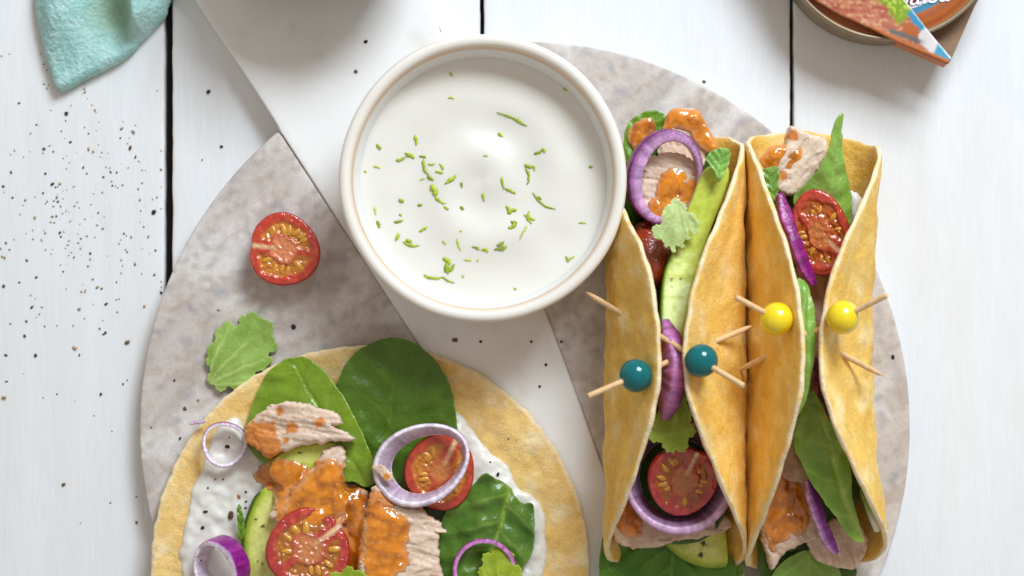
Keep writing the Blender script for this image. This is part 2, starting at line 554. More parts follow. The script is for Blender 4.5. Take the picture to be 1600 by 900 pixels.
# ------------------------------------------------------------------ food builders
def leaf(name, label, outline, base, tip, zf, znom, dark='2F5A10', light='6E9A34', nv=4.2, res=2.6, cat='spinach leaf', group=None, vein=.55, puff=2.2, mat=None, thick=2.0, tooth=None, spread=.9, parent=None, seed=0, palm=False):
    P = smooth_outline(outline, res)
    if tooth: P = teeth(teeth(P, tooth[0] * 2.0, tooth[1] * 2.9), tooth[0] * .85, tooth[1])
    else: P = rough_edge(P, 1.2, 14, seed)
    b, t = np.array(base, float), np.array(tip, float)
    ax = (t - b); Ln = np.linalg.norm(ax); ax /= Ln
    pr = np.array([-ax[1], ax[0]])
    def co(x, y):
        a = ((x - b[0]) * ax[0] + (y - b[1]) * ax[1]) / Ln
        c = ((x - b[0]) * pr[0] + (y - b[1]) * pr[1]) / Ln
        return a, c
    def vn(x, y):
        a, c = co(x, y)
        c = c + .02 * np.sin(a * 5)
        mid = np.exp(-(c / (.020 * (1.25 - np.clip(a, 0, 1)))) ** 2) * sm(1.03, .8, a)
        ph = a * nv - np.abs(c) * nv * spread + .18 * np.sign(c) + .1 * noise(x / 25, y / 25, 4)
        fr = ph - np.floor(ph) - .5
        sec = np.exp(-(fr / .055) ** 2) * sm(.5, .05, np.abs(c))
        if palm:
            an = np.arctan2(c, a + .04) * 2.6 + .12 * noise(x / 20, y / 20, 4)
            fr = an - np.floor(an + .5)
            rad_ = np.hypot(a, c)
            mid = np.exp(-(fr * rad_ / .045) ** 2) * sm(1.0, .5, rad_)
            sub = np.abs(fr) * 7 - rad_ * 6
            fs = sub - np.floor(sub) - .5
            sec = np.exp(-(fs / .09) ** 2) * .6
        ter = np.exp(-(noise(x / 9, y / 9, 2 + seed) / .07) ** 2) * .22
        return mid, sec, ter, fr
    def top(x, y, d):
        mid, sec, ter, fr = vn(x, y)
        return zf(x, y) + puff * (.5 * np.cos(fr * 2 * np.pi) - .9 * mid - .25 * sec) + .8 * puff * noise(x / 22, y / 22, 5 + seed)
    def cf(x, y, d):
        mid, sec, ter, fr = vn(x, y)
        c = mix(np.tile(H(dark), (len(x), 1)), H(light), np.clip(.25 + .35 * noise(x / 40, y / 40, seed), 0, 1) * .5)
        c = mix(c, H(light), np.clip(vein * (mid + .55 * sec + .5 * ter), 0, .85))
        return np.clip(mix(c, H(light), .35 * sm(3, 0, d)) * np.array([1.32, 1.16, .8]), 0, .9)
    g = slab(P, res, top, thin(thick), cf, znom)
    return put(name, g, mat or m_leaf, parent, label, cat, group, pile=True)

def cilantro(label, outline, base, tip, zf, znom, dark='5E8A2C', light='A8C87A', group=None, tooth=(4.5, 14), res=2.2, name='cilantro_leaf', vein=.6, seed=0):
    return leaf(name, label, outline, base, tip, zf, znom, dark, light, 3.2, res, 'cilantro leaf', group, vein, 1.8, m_cil, 1.5, tooth, 1.3, seed=seed, palm=True)

TUNA, TUNA2, ORG, ORG2 = H('E8D0B8'), H('BB9074'), H('DE8420'), H('B8640F')
def tuna(label, outline, zb, h, fib=0, stains=(), tilt=(0, 0), znom=None, res=2.4, jag=4, seed=0, edge=7, dark=0., group=None, name='tuna_chunk'):
    P = rough_edge(rough_edge(smooth_outline(outline, res), jag * .8, 17, seed), 1.2, 5, seed + 1)
    c0 = np.mean(np.array(outline), 0)
    fx, fy = math.cos(math.radians(fib)), math.sin(math.radians(fib))
    def fibre(x, y):
        u, v = x * fx + y * fy, -x * fy + y * fx
        return noise(u / 46, v / 5.5, 6 + seed) + .5 * noise(u / 24, v / 2.8, 8 + seed)
    def top(x, y, d):
        u, v = x * fx + y * fy, -x * fy + y * fx
        lump = fbm(x / 28, y / 28, 12 + seed)
        step = 4 * np.round(1.4 * noise(u / 60, v / 16, 3 + seed))
        return zb + h + tilt[0] * (x - c0[0]) + tilt[1] * (y - c0[1]) + edge_round(d, edge) * .9 + .55 * fibre(x, y) + 1.8 * lump + .55 * step
    def cf(x, y, d):
        f = fibre(x, y)
        c = mix(np.tile(TUNA, (len(x), 1)), TUNA2, np.clip(.2 + .4 * f + dark, 0, 1))
        c = mix(c, H('EFDACB'), np.clip(.5 * noise(x / 18, y / 18, 21 + seed), 0, .5))
        m_ = 0 * x
        for sx, sy, sr_ in stains:
            m_ = np.maximum(m_, sm(1.15, .75, np.hypot(x - sx, y - sy) / sr_ + .35 * fbm(x / 12, y / 12, 9 + seed)))
        return mix(c, mix(np.tile(ORG, (len(x), 1)), ORG2, np.clip(.3 + .6 * noise(x / 7, y / 7, 4), 0, 1)), .9 * m_)
    zmid = zb + h * .5
    bot = lambda x, y, d, zt, hh=None: np.minimum(zt - 3, zb + tilt[0] * (x - c0[0]) + tilt[1] * (y - c0[1]) + 0 * x)
    g = slab(P, res, top, bot, cf, znom if znom is not None else zb + h, rings=(1.0,))
    return put(name, g, m_tuna, None, label, 'tuna', group, pile=True)

def sauce(label, outline, zf=None, h=5, znom=60, res=2.6, seed=0, dark=.3, w=15, jag=5, holes=0, name='orange_sauce'):
    jag = jag * min(1, float(np.ptp(np.array(outline), 0).max()) / 130) ** 1.5
    P = rough_edge(smooth_outline(outline, res), jag, 11, seed)
    def dome(x, y, d):
        t = np.clip(d / w, 0, 1)
        return .62 * h * t * (2 - t) * (1 + .8 * fbm(x / 24, y / 24, seed)) + .5 * noise(x / 9, y / 9, seed + 2) * sm(0, 6, d)
    def cf(x, y, d):
        v = fbm(x / 24, y / 24, 31 + seed)
        c = mix(np.tile(H('E48A16'), (len(x), 1)), H('A85A08'), np.clip(dark + .75 * v, 0, 1))
        c = mix(c, H('D9A074'), .6 * sm(7, 0, d + 4 * v))
        return mix(c, H('F0C08A'), .4 * sm(.45, .7, noise(x / 6.5, y / 6.5, 41 + seed)))
    if zf is None:
        g = slab(P, res, lambda x, y, d, hh: hh + dome(x, y, d) - .6, lambda x, y, d, zt, hh: np.minimum(hh, zt) - 2.5, cf, znom, hits=True)
        # relax steep steps so that the sauce bridges
        z = g.v[:g.n, 2].copy()
        for it in range(6):
            acc = np.zeros(g.n); cn = np.zeros(g.n)
            for f in g.f:
                if len(f) == 3 and max(f) < g.n:
                    for a, b in ((0, 1), (1, 2), (2, 0)):
                        acc[f[a]] += z[f[b]]; cn[f[a]] += 1
            z = np.maximum(z, .3 * z + .7 * acc / np.maximum(cn, 1))
        g.v[:g.n, 2] = z
    else:
        g = slab(P, res, lambda x, y, d: zf(x, y) + dome(x, y, d), lambda x, y, d, zt, hh=None: zf(x, y) - 3, cf, znom)
    return put(name, g, m_sauce, None, label, 'sauce', pile=True)

def avocado(label, outline, zf, h, znom, skin=None, res=2.6, seed=0, specks=(), pale='DFDF86', name='avocado_slice'):
    P = smooth_outline(outline, res)
    sk = None if skin is None else smooth_outline(skin, 3, False)
    def top(x, y, d):
        return zf(x, y) + edge_round(d, 5) + .7 * fbm(x / 30, y / 30, seed)
    def cf(x, y, d):
        c = mix(np.tile(H('C3CC4E'), (len(x), 1)), H(pale), sm(4, 26, d))
        c = mix(c, H('A9BB35'), .5 * sm(0, .7, fbm(x / 20, y / 20, seed + 4)))
        if sk is not None:
            dd = np.min(np.hypot(x[:, None] - sk[None, :, 0], y[:, None] - sk[None, :, 1]), 1)
            c = mix(c, H('8DA524'), sm(14, 3, dd)); c = mix(c, H('3E5210'), sm(5, 1.5, dd))
        for sx, sy, r in specks:
            c = mix(c, H('2A2018'), sm(r, r * .6, np.hypot(x - sx, y - sy) + 1.5 * noise(x / 3, y / 3, 3)))
        return c
    g = slab(P, res, top, lambda x, y, d, zt, hh=None: zf(x, y) - h, cf, znom, rings=(1.2, 3))
    return put(name, g, m_avo, None, label, 'avocado', sharp=70, pile=True)

def ring(cl, wid, hgt, n=150, closed=True, skin='7A1468', body='EEDCEA', inner='D6B8D2', wf=None, seed=0, m=16, top='EFE3EE', sk=.62, hf=None):
    """onion layer: cl(t)->(point, outward, axis); wid radial thickness, hgt axial height"""
    V, F, C = [], [], []
    for i in range(n if closed else n + 1):
        t = i / n
        p, o_, b = [np.array(q, float) for q in cl(t)]
        w_ = wid * (wf(t) if wf else 1)
        if not closed: w_ *= min(1, .5 + 3 * min(t, 1 - t)) * (1 + .22 * float(noise(t * 6, seed, 4)) + .1 * float(noise(t * 22, seed, 5)))
        for k in range(m):
            a = 2 * math.pi * k / m
            ca, sa = math.cos(a), math.sin(a)
            e = .34
            u = math.copysign(abs(ca) ** e, ca) * w_ / 2
            v = math.copysign(abs(sa) ** e, sa) * hgt / 2 * (hf(t) if hf else 1)
            wobn = 1 + .07 * float(noise(t * 12, k * .1 + seed, 3)) + .05 * float(noise(t * 70, k * .05 + seed, 6))
            V.append(p + o_ * u * wobn + b * v)
            out_ = ca > .55
            if ca > .72: c = mix(H(skin), H('A8388F'), max(0, float(noise(t * 25, k * .3, seed))))
            elif ca < -.72: c = mix(H(inner), H(top), max(0, min(1, .15 + .55 * (sa + .6))) * (.7 + .4 * float(noise(t * 9, k * .3, seed + 2))))
            else:
                f = (ca + .72) / 1.44
                c = mix(H(top), H(body), f)
                if f > sk: c = mix(c, H(skin), min(1, (f - sk) / (1 - sk) * 1.3))
            C.append(np.clip(c * (1 + (0 if closed else .45) * float(noise(t * 13, seed, 11))) * (1 + .35 * float(noise(t * 55, k * .12, seed + 9)) + .2 * float(noise(t * 7, k * .4, seed))), 0, 1))
    N_ = n if closed else n + 1
    for i in range(n):
        i2 = (i + 1) % N_
        for k in range(m):
            k2 = (k + 1) % m
            F.append((i * m + k, i2 * m + k, i2 * m + k2, i * m + k2))
    if not closed:
        F.append(tuple(range(m))); F.append(tuple(n * m + k for k in range(m))[::-1])
    return Geo(V, F, np.array(C))

def ellipse_ring(cx, cy, z, rx, ry, wid, hgt, rotz=0, tilt=(0, 0), wf=None, bulge=0, cone=0, **kw):
    """closed onion ring; cx,cy photo pixels"""
    c = np.array(W(cx, cy, z)); Rm = rot(tilt[0], tilt[1], rotz)
    def cl(t):
        a = 2 * math.pi * t
        q = 1 + bulge * math.sin(3 * a + 1)
        p = np.array([rx * q * math.cos(a), ry * q * math.sin(a), 2 * math.sin(2 * a)])
        o_ = np.array([math.cos(a) / rx, math.sin(a) / ry, 0]); o_ /= np.linalg.norm(o_)
        k, q2 = math.cos(math.radians(cone)), math.sin(math.radians(cone))
        ax = np.array([0, 0, 1.])
        return c + Rm @ p, Rm @ (o_ * k - ax * q2), Rm @ (ax * k + o_ * q2)
    return ring(cl, wid, hgt, wf=wf, **kw)

def strip_ring(pts, z, wid, hgt, lean=0, **kw):
    """open onion strip through photo points; z per point or constant; outward to the left of travel"""
    zz = z if hasattr(z, '__len__') else [z] * len(pts)
    P3 = np.array([W(p[0], p[1], q) for p, q in zip(pts, zz)])
    tt = np.linspace(0, 1, len(P3))
    K = 60
    xy = smooth_outline(P3[:, :2], 2, False)
    L = np.linspace(0, 1, len(xy))
    def at(t):
        return np.array([np.interp(t, L, xy[:, 0]), np.interp(t, L, xy[:, 1]), np.interp(t, tt, P3[:, 2])])
    def cl(t):
        p = at(t); d_ = at(min(1, t + .02)) - at(max(0, t - .02)); d_ /= np.linalg.norm(d_)
        o_ = np.cross(d_, [0, 0, 1.]); o_ /= np.linalg.norm(o_)
        b = np.cross(o_, d_)
        ca, sa = math.cos(math.radians(lean)), math.sin(math.radians(lean))
        return p, o_ * ca + b * sa, b * ca - o_ * sa
    return ring(cl, wid, hgt, n=48, closed=False, **kw)

SEED = None
def tomato(label, cx, cy, z, rx, ry, depth, rotz=0, tilt=(0, 0), septum=0, seeds=7, group=None, flesh='C23A22', gel='CC7C26', core='DC8A58', pale='F2D9A4', name='tomato_half', sd=0, inner=.40, skin='B3160C'):
    """halved cherry tomato; cut face up in its own frame; z = height of the face centre"""
    na, nr = 120, 34
    V, C, F = [], [], []
    rs = np.linspace(0, 1, nr)
    s0 = math.radians(septum)
    A = np.linspace(0, 2 * np.pi, na, endpoint=False)
    aa, rr_ = np.meshgrid(A, rs, indexing='ij')
    x, y = np.cos(aa) * rr_, np.sin(aa) * rr_
    # angular distance to the septum axis (both directions)
    da = np.abs(np.arctan2(np.sin(aa - s0), np.cos(aa - s0)))
    db = np.pi - da
    wobb = .09 * noise(x * 2.6 + sd * 3.1, y * 2.6, 7 + sd)
    rloc = rr_ + wobb
    band_ = sm(inner - .03, inner + .06, rloc) * sm(.80, .70, rloc)
    loc = band_ * sm(.12, .30, da * np.maximum(rr_, .3)) * sm(.03, .16, db * np.maximum(rr_, .3))
    sept = sm(.10, .02, np.abs(np.sin(aa - s0)) * rr_) * (np.cos(aa - s0) > 0) * sm(.1, .4, rr_)
    c = np.tile(H(flesh), (na, nr, 1))
    c = mix(c, H('D2553A'), .6 * sm(-.2, .5, noise(x * 5 + sd, y * 5, 3)))
    c = mix(c, H(core), sm(inner + .06, inner - .14, rloc) * .9)
    c = mix(c, H(gel), loc)
    c = mix(c, H(pale), sept * (.45 + .4 * sm(.3, .9, rr_)))
    c = mix(c, H('A81C12'), sm(.93, .985, rr_))
    fine = noise(x * 9 + sd, y * 9, 5)
    zt = -3.6 * loc * (1 - .5 * sm(-.1, .4, noise(x * 8 + sd, y * 8, 15))) - 1.2 * sm(inner, inner - .2, rloc) + 1.2 * fine - .012 * rx * rr_ ** 2 * 2
    edge = np.clip((rr_ - .93) / .07, 0, 1)
    zt = zt - 4 * (1 - np.sqrt(np.clip(1 - edge ** 2, 0, 1)))
    shape = 1 + .03 * np.cos(3 * aa + sd) + .02 * np.cos(2 * aa + 1 + sd) - .06 * np.exp(-(da / .22) ** 2)
    for i in range(na):
        for j in range(nr):
            V.append((x[i, j] * rx * shape[i, j], y[i, j] * ry * shape[i, j], zt[i, j])); C.append(c[i, j])
        for k in range(1, 13):          # round body below
            ph = k / 12 * math.pi / 2
            rb = math.cos(ph) ** .8
            kk = 1 + .025 * math.sin(ph * 2)
            V.append((math.cos(A[i]) * rb * rx * shape[i, -1] * kk, math.sin(A[i]) * rb * ry * shape[i, -1] * kk, zt[i, -1] - depth * math.sin(ph)))
            C.append(H(skin))
    m = nr + 12
    for i in range(na):
        i2 = (i + 1) % na
        for j in range(m - 1):
            F.append((i * m + j, i2 * m + j, i2 * m + j + 1, i * m + j + 1)[::-1])
    Rm = rot(tilt[0], tilt[1], rotz)
    ctr = np.array(W(cx, cy, z))
    g = xform(Geo(V, F, np.array(C)), Rm, ctr)
    t = empty(name, ctr - np.array([0, 0, depth]), label, 'tomato', group)
    put('flesh', g, m_tom, t)
    PILE.append(g)
    # seeds: plump drops set in the two gel pockets
    global SEED
    if SEED is None:
        sv, sf = [], []
        for i in range(8):
            for j in range(5):
                ph = (j + .5) / 5 * math.pi
                r = math.sin(ph) * (1 - .3 * math.cos(ph))
                sv.append((9.2 * math.cos(ph), 4.4 * r * math.cos(i * math.pi / 4), 2.6 * r * math.sin(i * math.pi / 4)))
        for i in range(8):
            for j in range(4):
                i2 = (i + 1) % 8
                sf.append((i * 5 + j, i * 5 + j + 1, i2 * 5 + j + 1, i2 * 5 + j))
        sf.append(tuple(i * 5 for i in range(8))); sf.append(tuple(i * 5 + 4 for i in range(8))[::-1])
        SEED = bpy.data.meshes.new('seed')
        SEED.from_pydata((np.array(sv) * S).tolist(), [], sf)
        SEED.polygons.foreach_set('use_smooth', [True] * len(SEED.polygons))
        SEED.materials.append(m_seed)
    r_ = random.Random(sd + 3)
    for side in (0, 1):
        for k in range(seeds):
            f = (k + .5) / seeds
            if r_.random() < .14: continue
            a = s0 + (1 if side else -1) * (.55 + f * (math.pi - .95)) + r_.uniform(-.13, .13)
            rad = (inner + .80) / 2 - .02 + r_.uniform(-.09, .07)
            p = np.array([math.cos(a) * rad * rx, math.sin(a) * rad * ry, -3.6 + r_.uniform(-1.0, .9)])
            o = bpy.data.objects.new('seed', SEED)
            col.objects.link(o); o.parent = t
            o.location = Vector((ctr + Rm @ p) * S) - Vector(t['w'])
            sc = rx / 55 * r_.uniform(.75, 1.15)
            o.scale = (sc, sc, sc)
            d_ = Rm @ np.array([math.cos(a) * rx, math.sin(a) * ry, 0])
            o.rotation_euler = (Matrix(Rm.tolist()) @ Matrix.Rotation(math.atan2(math.sin(a) * ry, math.cos(a) * rx) + r_.uniform(-.25, .25), 3, 'Z')).to_euler()
    return t

# ------------------------------------------------------------------ things lying on the board
tomato('halved cherry tomato lying cut side up on bare grey marble beside the bowl', 443, 390, ZB + 45, 55, 56, 44, septum=172, seeds=7, sd=1)
cilantro('pale green cilantro leaf lying on grey marble beside the flat tortilla',
         [(332,604),(325,590),(328,574),(323,560),(326,545),(336,530),(340,514),(353,504),(366,508),(374,507),(377,494),(392,490),(406,494),(416,502),(428,507),(424,522),(431,533),(430,546),(418,556),(424,562),(415,576),(402,578),(398,590),(384,597),(374,608),(356,606),(345,610)],
         (326, 600), (404, 512), lambda x, y: ZB + 9 + .05 * (x - 375) - .03 * (y - 550) + 5 * np.cos((x - y - 0) / 38), ZB + 8, dark='7AA450', light='B4D094', tooth=(2.4, 9), seed=1)

# ------------------------------------------------------------------ flat tortilla and its topping
TC, TR = (577., 881.), 343.
P = smooth_outline([(TC[0] + TR * math.cos(a) * (1 + .006 * math.sin(3 * a + 1)), TC[1] + TR * math.sin(a) * (1 + .006 * math.sin(5 * a))) for a in np.linspace(0, 2 * np.pi, 40, endpoint=False)], 6)
P = rough_edge(P, 1.8, 16, 2)
ZT = ZB + 14
def tort_top(x, y, d):
    lift = 9 * sm(90, 0, d) * (.55 + .45 * noise(x / 120, y / 120, 6))
    return ZT + edge_round(d, 5) + lift + 3.0 * fbm(x / 55, y / 55, 17) * sm(0, 30, d) + .8 * noise(x / 8, y / 8, 3)
def tort_col(x, y, d, base='EFCA80', pale='F8E6BC', brown='E4B458', seed=0):
    v = fbm(x / 60, y / 60, 51 + seed); u = fbm(x / 14, y / 14, 61 + seed)
    c = mix(np.tile(H(base), (len(x), 1)), H(brown), np.clip(.25 + .6 * v + .3 * u, 0, .9))
    c = mix(c, H(pale), np.clip(.6 * noise(x / 34, y / 34, 71 + seed) + .5 * fbm(x / 90, y / 50, 81 + seed) + .35 * u, 0, .75))
    return mix(c, H('F3DFB4'), sm(9, 1, d + 3 * u) * .9)
g = slab(P, 5.5, tort_top, lambda x, y, d, zt, hh=None: np.maximum(zt - 9, ZB + 3.6), tort_col, ZT, rings=(1.5, 4))
put('flat_tortilla', g, m_tort, None, 'open flat yellow corn tortilla spread with toppings', 'tortilla', pile=True)

# yogurt spread
yo = smooth_outline([(338,668),(322,712),(300,768),(283,842),(286,905),(330,1000),(560,1060),(800,1000),(846,905),(851,838),(846,790),(808,758),(785,722),(752,690),(716,646),(690,660),(600,690),(470,690),(400,690),(370,655)], 4)
yo = rough_edge(yo, 3.5, 30, 8)
g = slab(yo, 4, lambda x, y, d, h: h + 8 * np.sqrt(np.clip(d / 16, 0, 1)) * (1 + .5 * fbm(x / 38, y / 38, 4)) + 1.2 * noise(x / 14, y / 14, 2) * sm(0, 9, d) - .5,
         lambda x, y, d, zt, h: h - 2, None, ZT + 6, hits=True)
put('yogurt_spread', g, m_yog, None, 'thick white yogurt spread over the flat tortilla', 'sauce', pile=True)

zl = ZT + 14
leaf('spinach_leaf', 'dark green spinach leaf on the flat tortilla, lying under the onion ring with a tomato',
     [(526,618),(532,586),(552,554),(586,533),(620,528),(650,538),(682,566),(704,606),(713,650),(712,690),(690,740),(640,790),(590,800),(575,760),(560,700)],
     (610, 800), (612, 528), lambda x, y: zl + 2 + .055 * np.abs(x - 612) - .02 * (y - 660), zl + 6, dark='44681A', light='66902E', seed=2, nv=5, vein=.3)
leaf('spinach_leaf', 'light green spinach leaf on the flat tortilla, half hidden by a pale tuna chunk',
     [(382,690),(386,654),(398,618),(416,584),(440,563),(468,557),(494,568),(520,596),(544,632),(566,676),(584,720),(588,750),(572,762),(548,752),(500,760),(430,740)],
     (580, 760), (446, 562), lambda x, y: zl + 10 + 8 * np.sin((x + y) / 90) + .03 * (x - 480), zl + 14, dark='688C22', light='8CA844', seed=3, vein=.22)
leaf('spinach_leaf', 'crinkled dark green spinach leaf with raised veins beside the thin onion ring',
     [(758,739),(776,748),(796,760),(812,784),(833,790),(835,830),(832,862),(818,890),(800,930),(740,930),(690,925),(682,880),(684,834),(696,800),(712,770),(736,760)],
     (797, 757), (740, 950), lambda x, y: zl + 12 + 12 * np.exp(-((x - 740 + .35 * (y - 840)) / 26) ** 2) - .06 * np.abs(x - 768) + .03 * (850 - y), zl + 18, dark='3E6A26', light='88AC58', seed=4, nv=4.6, puff=4.2, vein=.75, spread=.55)
leaf('spinach_leaf', 'dark shaded spinach leaf tucked under the sauce covered tuna chunk',
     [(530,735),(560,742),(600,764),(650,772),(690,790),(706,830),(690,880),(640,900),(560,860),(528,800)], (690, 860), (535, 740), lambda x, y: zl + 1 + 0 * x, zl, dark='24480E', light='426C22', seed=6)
avocado('avocado slice lying in the yogurt beside the cut tomato, partly glazed',
        [(392,785),(405,768),(425,758),(448,762),(462,790),(462,850),(458,930),(420,950),(388,930),(376,880),(378,830)], lambda x, y: zl + 14 + 0 * x, 14, zl + 14, skin=[(380,880),(380,830),(394,786),(404,770)], seed=3,
        specks=[(399,812,2.4),(411,823,3),(410,882,2.5),(402,878,1.8)])
avocado('small olive avocado piece wedged beneath the pale tuna chunk',
        [(420,735),(440,706),(480,694),(520,690),(528,706),(506,724),(470,745),(440,760)], lambda x, y: zl + 26 + 0 * x, 14, zl + 26, seed=5, specks=[(472,729,4.5),(468,707,2.5)])
tuna('pale flaky tuna chunk on light green spinach, brown glaze on one end',
     [(381,672),(398,653),(428,631),(460,628),(492,636),(520,642),(536,660),(532,664),(518,666),(556,684),(548,690),(512,692),(470,698),(440,708),(418,716),(398,702),(384,690)],
     zl + 22, 26, fib=8, stains=[(404,688,34),(420,702,22),(437,642,7),(455,668,10),(500,660,9),(446,688,5)], tilt=(.06, -.12), seed=1)
tuna('tuna flake under thick orange sauce with a shredded white edge', [(505,708),(520,696),(536,700),(538,725),(536,760),(545,790),(530,830),(470,830),(424,812),(432,780),(458,750),(480,734)], zl + 14, 24, fib=-35, seed=2, stains=[(490, 780, 60)], jag=6)
tuna('large tuna chunk with frayed pale side, coated with orange sauce', [(577,770),(590,760),(606,775),(628,786),(654,796),(672,806),(692,828),(684,832),(686,870),(688,930),(640,945),(580,940),(560,890),(566,830),(574,795)], zl + 16, 36, fib=12, seed=4, stains=[(592,790,24)], jag=4, tilt=(-.05, 0))
tuna('broken brown glazed tuna crumbs heaped between tomato and large tuna chunk', [(524,792),(545,770),(566,765),(580,790),(585,840),(580,930),(520,940),(500,900),(515,850),(528,820)], zl + 8, 20, fib=60, seed=7, stains=[(550,850,90)], jag=6)
sauce('glossy orange sauce blob hanging from the small olive avocado piece', [(391,746),(408,728),(432,716),(456,722),(478,730),(470,752),(452,768),(446,800),(452,830),(436,830),(432,796),(420,768),(402,758)], h=6, znom=zl + 40, seed=2, dark=.25)
sauce('glossy orange sauce pooled over the tuna flake above the cut tomato', [(446,788),(470,752),(500,726),(518,716),(534,730),(538,756),(556,762),(562,780),(548,800),(520,812),(500,840),(470,830),(450,818)], h=7, znom=zl + 45, seed=3, dark=.2)
sauce('glossy orange sauce coating the large tuna chunk', [(574,792),(590,784),(604,792),(622,800),(636,812),(641,838),(634,858),(640,880),(620,900),(600,930),(574,925),(568,880),(566,840)], h=6, znom=zl + 58, seed=5, dark=.12)
sauce('thin brown orange sauce soaking the tuna crumbs', [(536,790),(556,768),(570,776),(572,810),(574,850),(566,890),(570,930),(540,935),(532,880),(540,840)], h=4, znom=zl + 40, seed=6, dark=.6)
tomato('wet cut tomato half leaning in the sauce on the flat tortilla', 482, 858, zl + 51, 65, 61, 36, rotz=0, tilt=(-6, 6), septum=38, seeds=6, sd=2, flesh='B0302A', gel='B0681E', core='C98048')
tomato('tomato half framed by the wide onion ring', 688, 738, zl + 30, 54, 60, 26, tilt=(8, 4), septum=62, seeds=6, sd=3, flesh='BE3C22', core='CF8440', inner=.34)
g = ellipse_ring(662, 725, zl + 50, 67, 51, 8, 30, hf=lambda t: .65 + .5 * (.5 + .5 * math.cos(2 * math.pi * t - 3.0)), rotz=24, cone=33, tilt=(-8, -9), wf=lambda t: .8 + .5 * (.5 + .5 * math.cos(2 * math.pi * t - 3.6)), bulge=.03, seed=3, skin='7A2872', inner='9E7E98', body='EAD6E6')
put('onion_ring', g, m_onion, None, 'wide lilac red onion ring encircling a tomato half', 'onion ring', pile=True)
g = ellipse_ring(351, 694, zl + 12, 32, 32, 6, 14, rotz=10, tilt=(6, 5), seed=5, bulge=.03, skin='7E2A70')
put('onion_ring', g, m_onion, None, 'small red onion ring around a dab of yogurt at the tortilla rim', 'onion ring', pile=True)
g = ellipse_ring(345, 884, zl + 22, 38, 40, 12, 36, rotz=0, tilt=(12, -32), seed=7, wf=lambda t: .8 + .35 * math.cos(2 * math.pi * t), skin='86127E', inner='D9C4DC')
put('onion_ring', g, m_onion, None, 'thick bright purple onion ring lying in yogurt beside an avocado slice', 'onion ring', pile=True)
g = ellipse_ring(757, 892, zl + 34, 45, 46, 7, 10, rotz=20, tilt=(4, 3), seed=8, skin='A03A92', body='C77FBC', inner='A85A9C', top='C98CC2')
put('onion_ring', g, m_onion, None, 'thin magenta onion ring lying on crinkled dark spinach', 'onion ring', pile=True)
g = strip_ring([(296, 663), (306, 660), (322, 659)], ZT + 16, 5, 6, seed=9, skin='9A5090', top='C79AC0')
put('onion_scrap', g, m_onion, None, 'tiny pink onion scrap on the tortilla rim', 'onion')
leaf('herb_sliver', 'thin green herb sliver standing between yogurt and avocado slice', [(371,792),(376,790),(381,812),(382,834),(378,846),(373,842),(371,820)], (376, 846), (374, 790), lambda x, y: zl + 14 + 0 * x, zl + 14, dark='4E7A1C', light='76A032', cat='herb', res=1.6)
cilantro('yellow green cilantro leaf on the crinkled spinach inside the thin onion ring', [(750,905),(752,885),(757,872),(764,862),(776,860),(788,862),(800,868),(804,884),(816,894),(818,915),(790,940),(760,935)], (785, 945), (778, 860), lambda x, y: zl + 36 + .1 * (y - 880), zl + 38, dark='7E9C26', light='B6C850', tooth=(3.4, 8), seed=3)
cilantro('frilly cilantro leaf tip rising at the lower edge of the cut tomato', [(512,905),(520,897),(532,893),(545,888),(558,890),(566,897),(578,902),(585,930),(540,950),(508,930)], (545, 950), (545, 888), lambda x, y: zl + 58 + 0 * x, zl + 58, dark='7E9C26', light='B6CC5A', tooth=(3, 8), seed=5)
tuna('tiny pale tuna flake stuck on the wide onion ring', [(580,730),(594,726),(608,736),(615,750),(604,752),(592,742)], zl + 58, 5, fib=30, seed=9, jag=2, stains=[(604, 744, 6)], edge=3, name='tuna_flake')
tuna('thin tuna fibre sticking out over the crinkled spinach', [(668,822),(694,827),(697,832),(684,833),(668,829)], zl + 44, 5, fib=8, seed=10, jag=1, edge=2, name='tuna_flake')

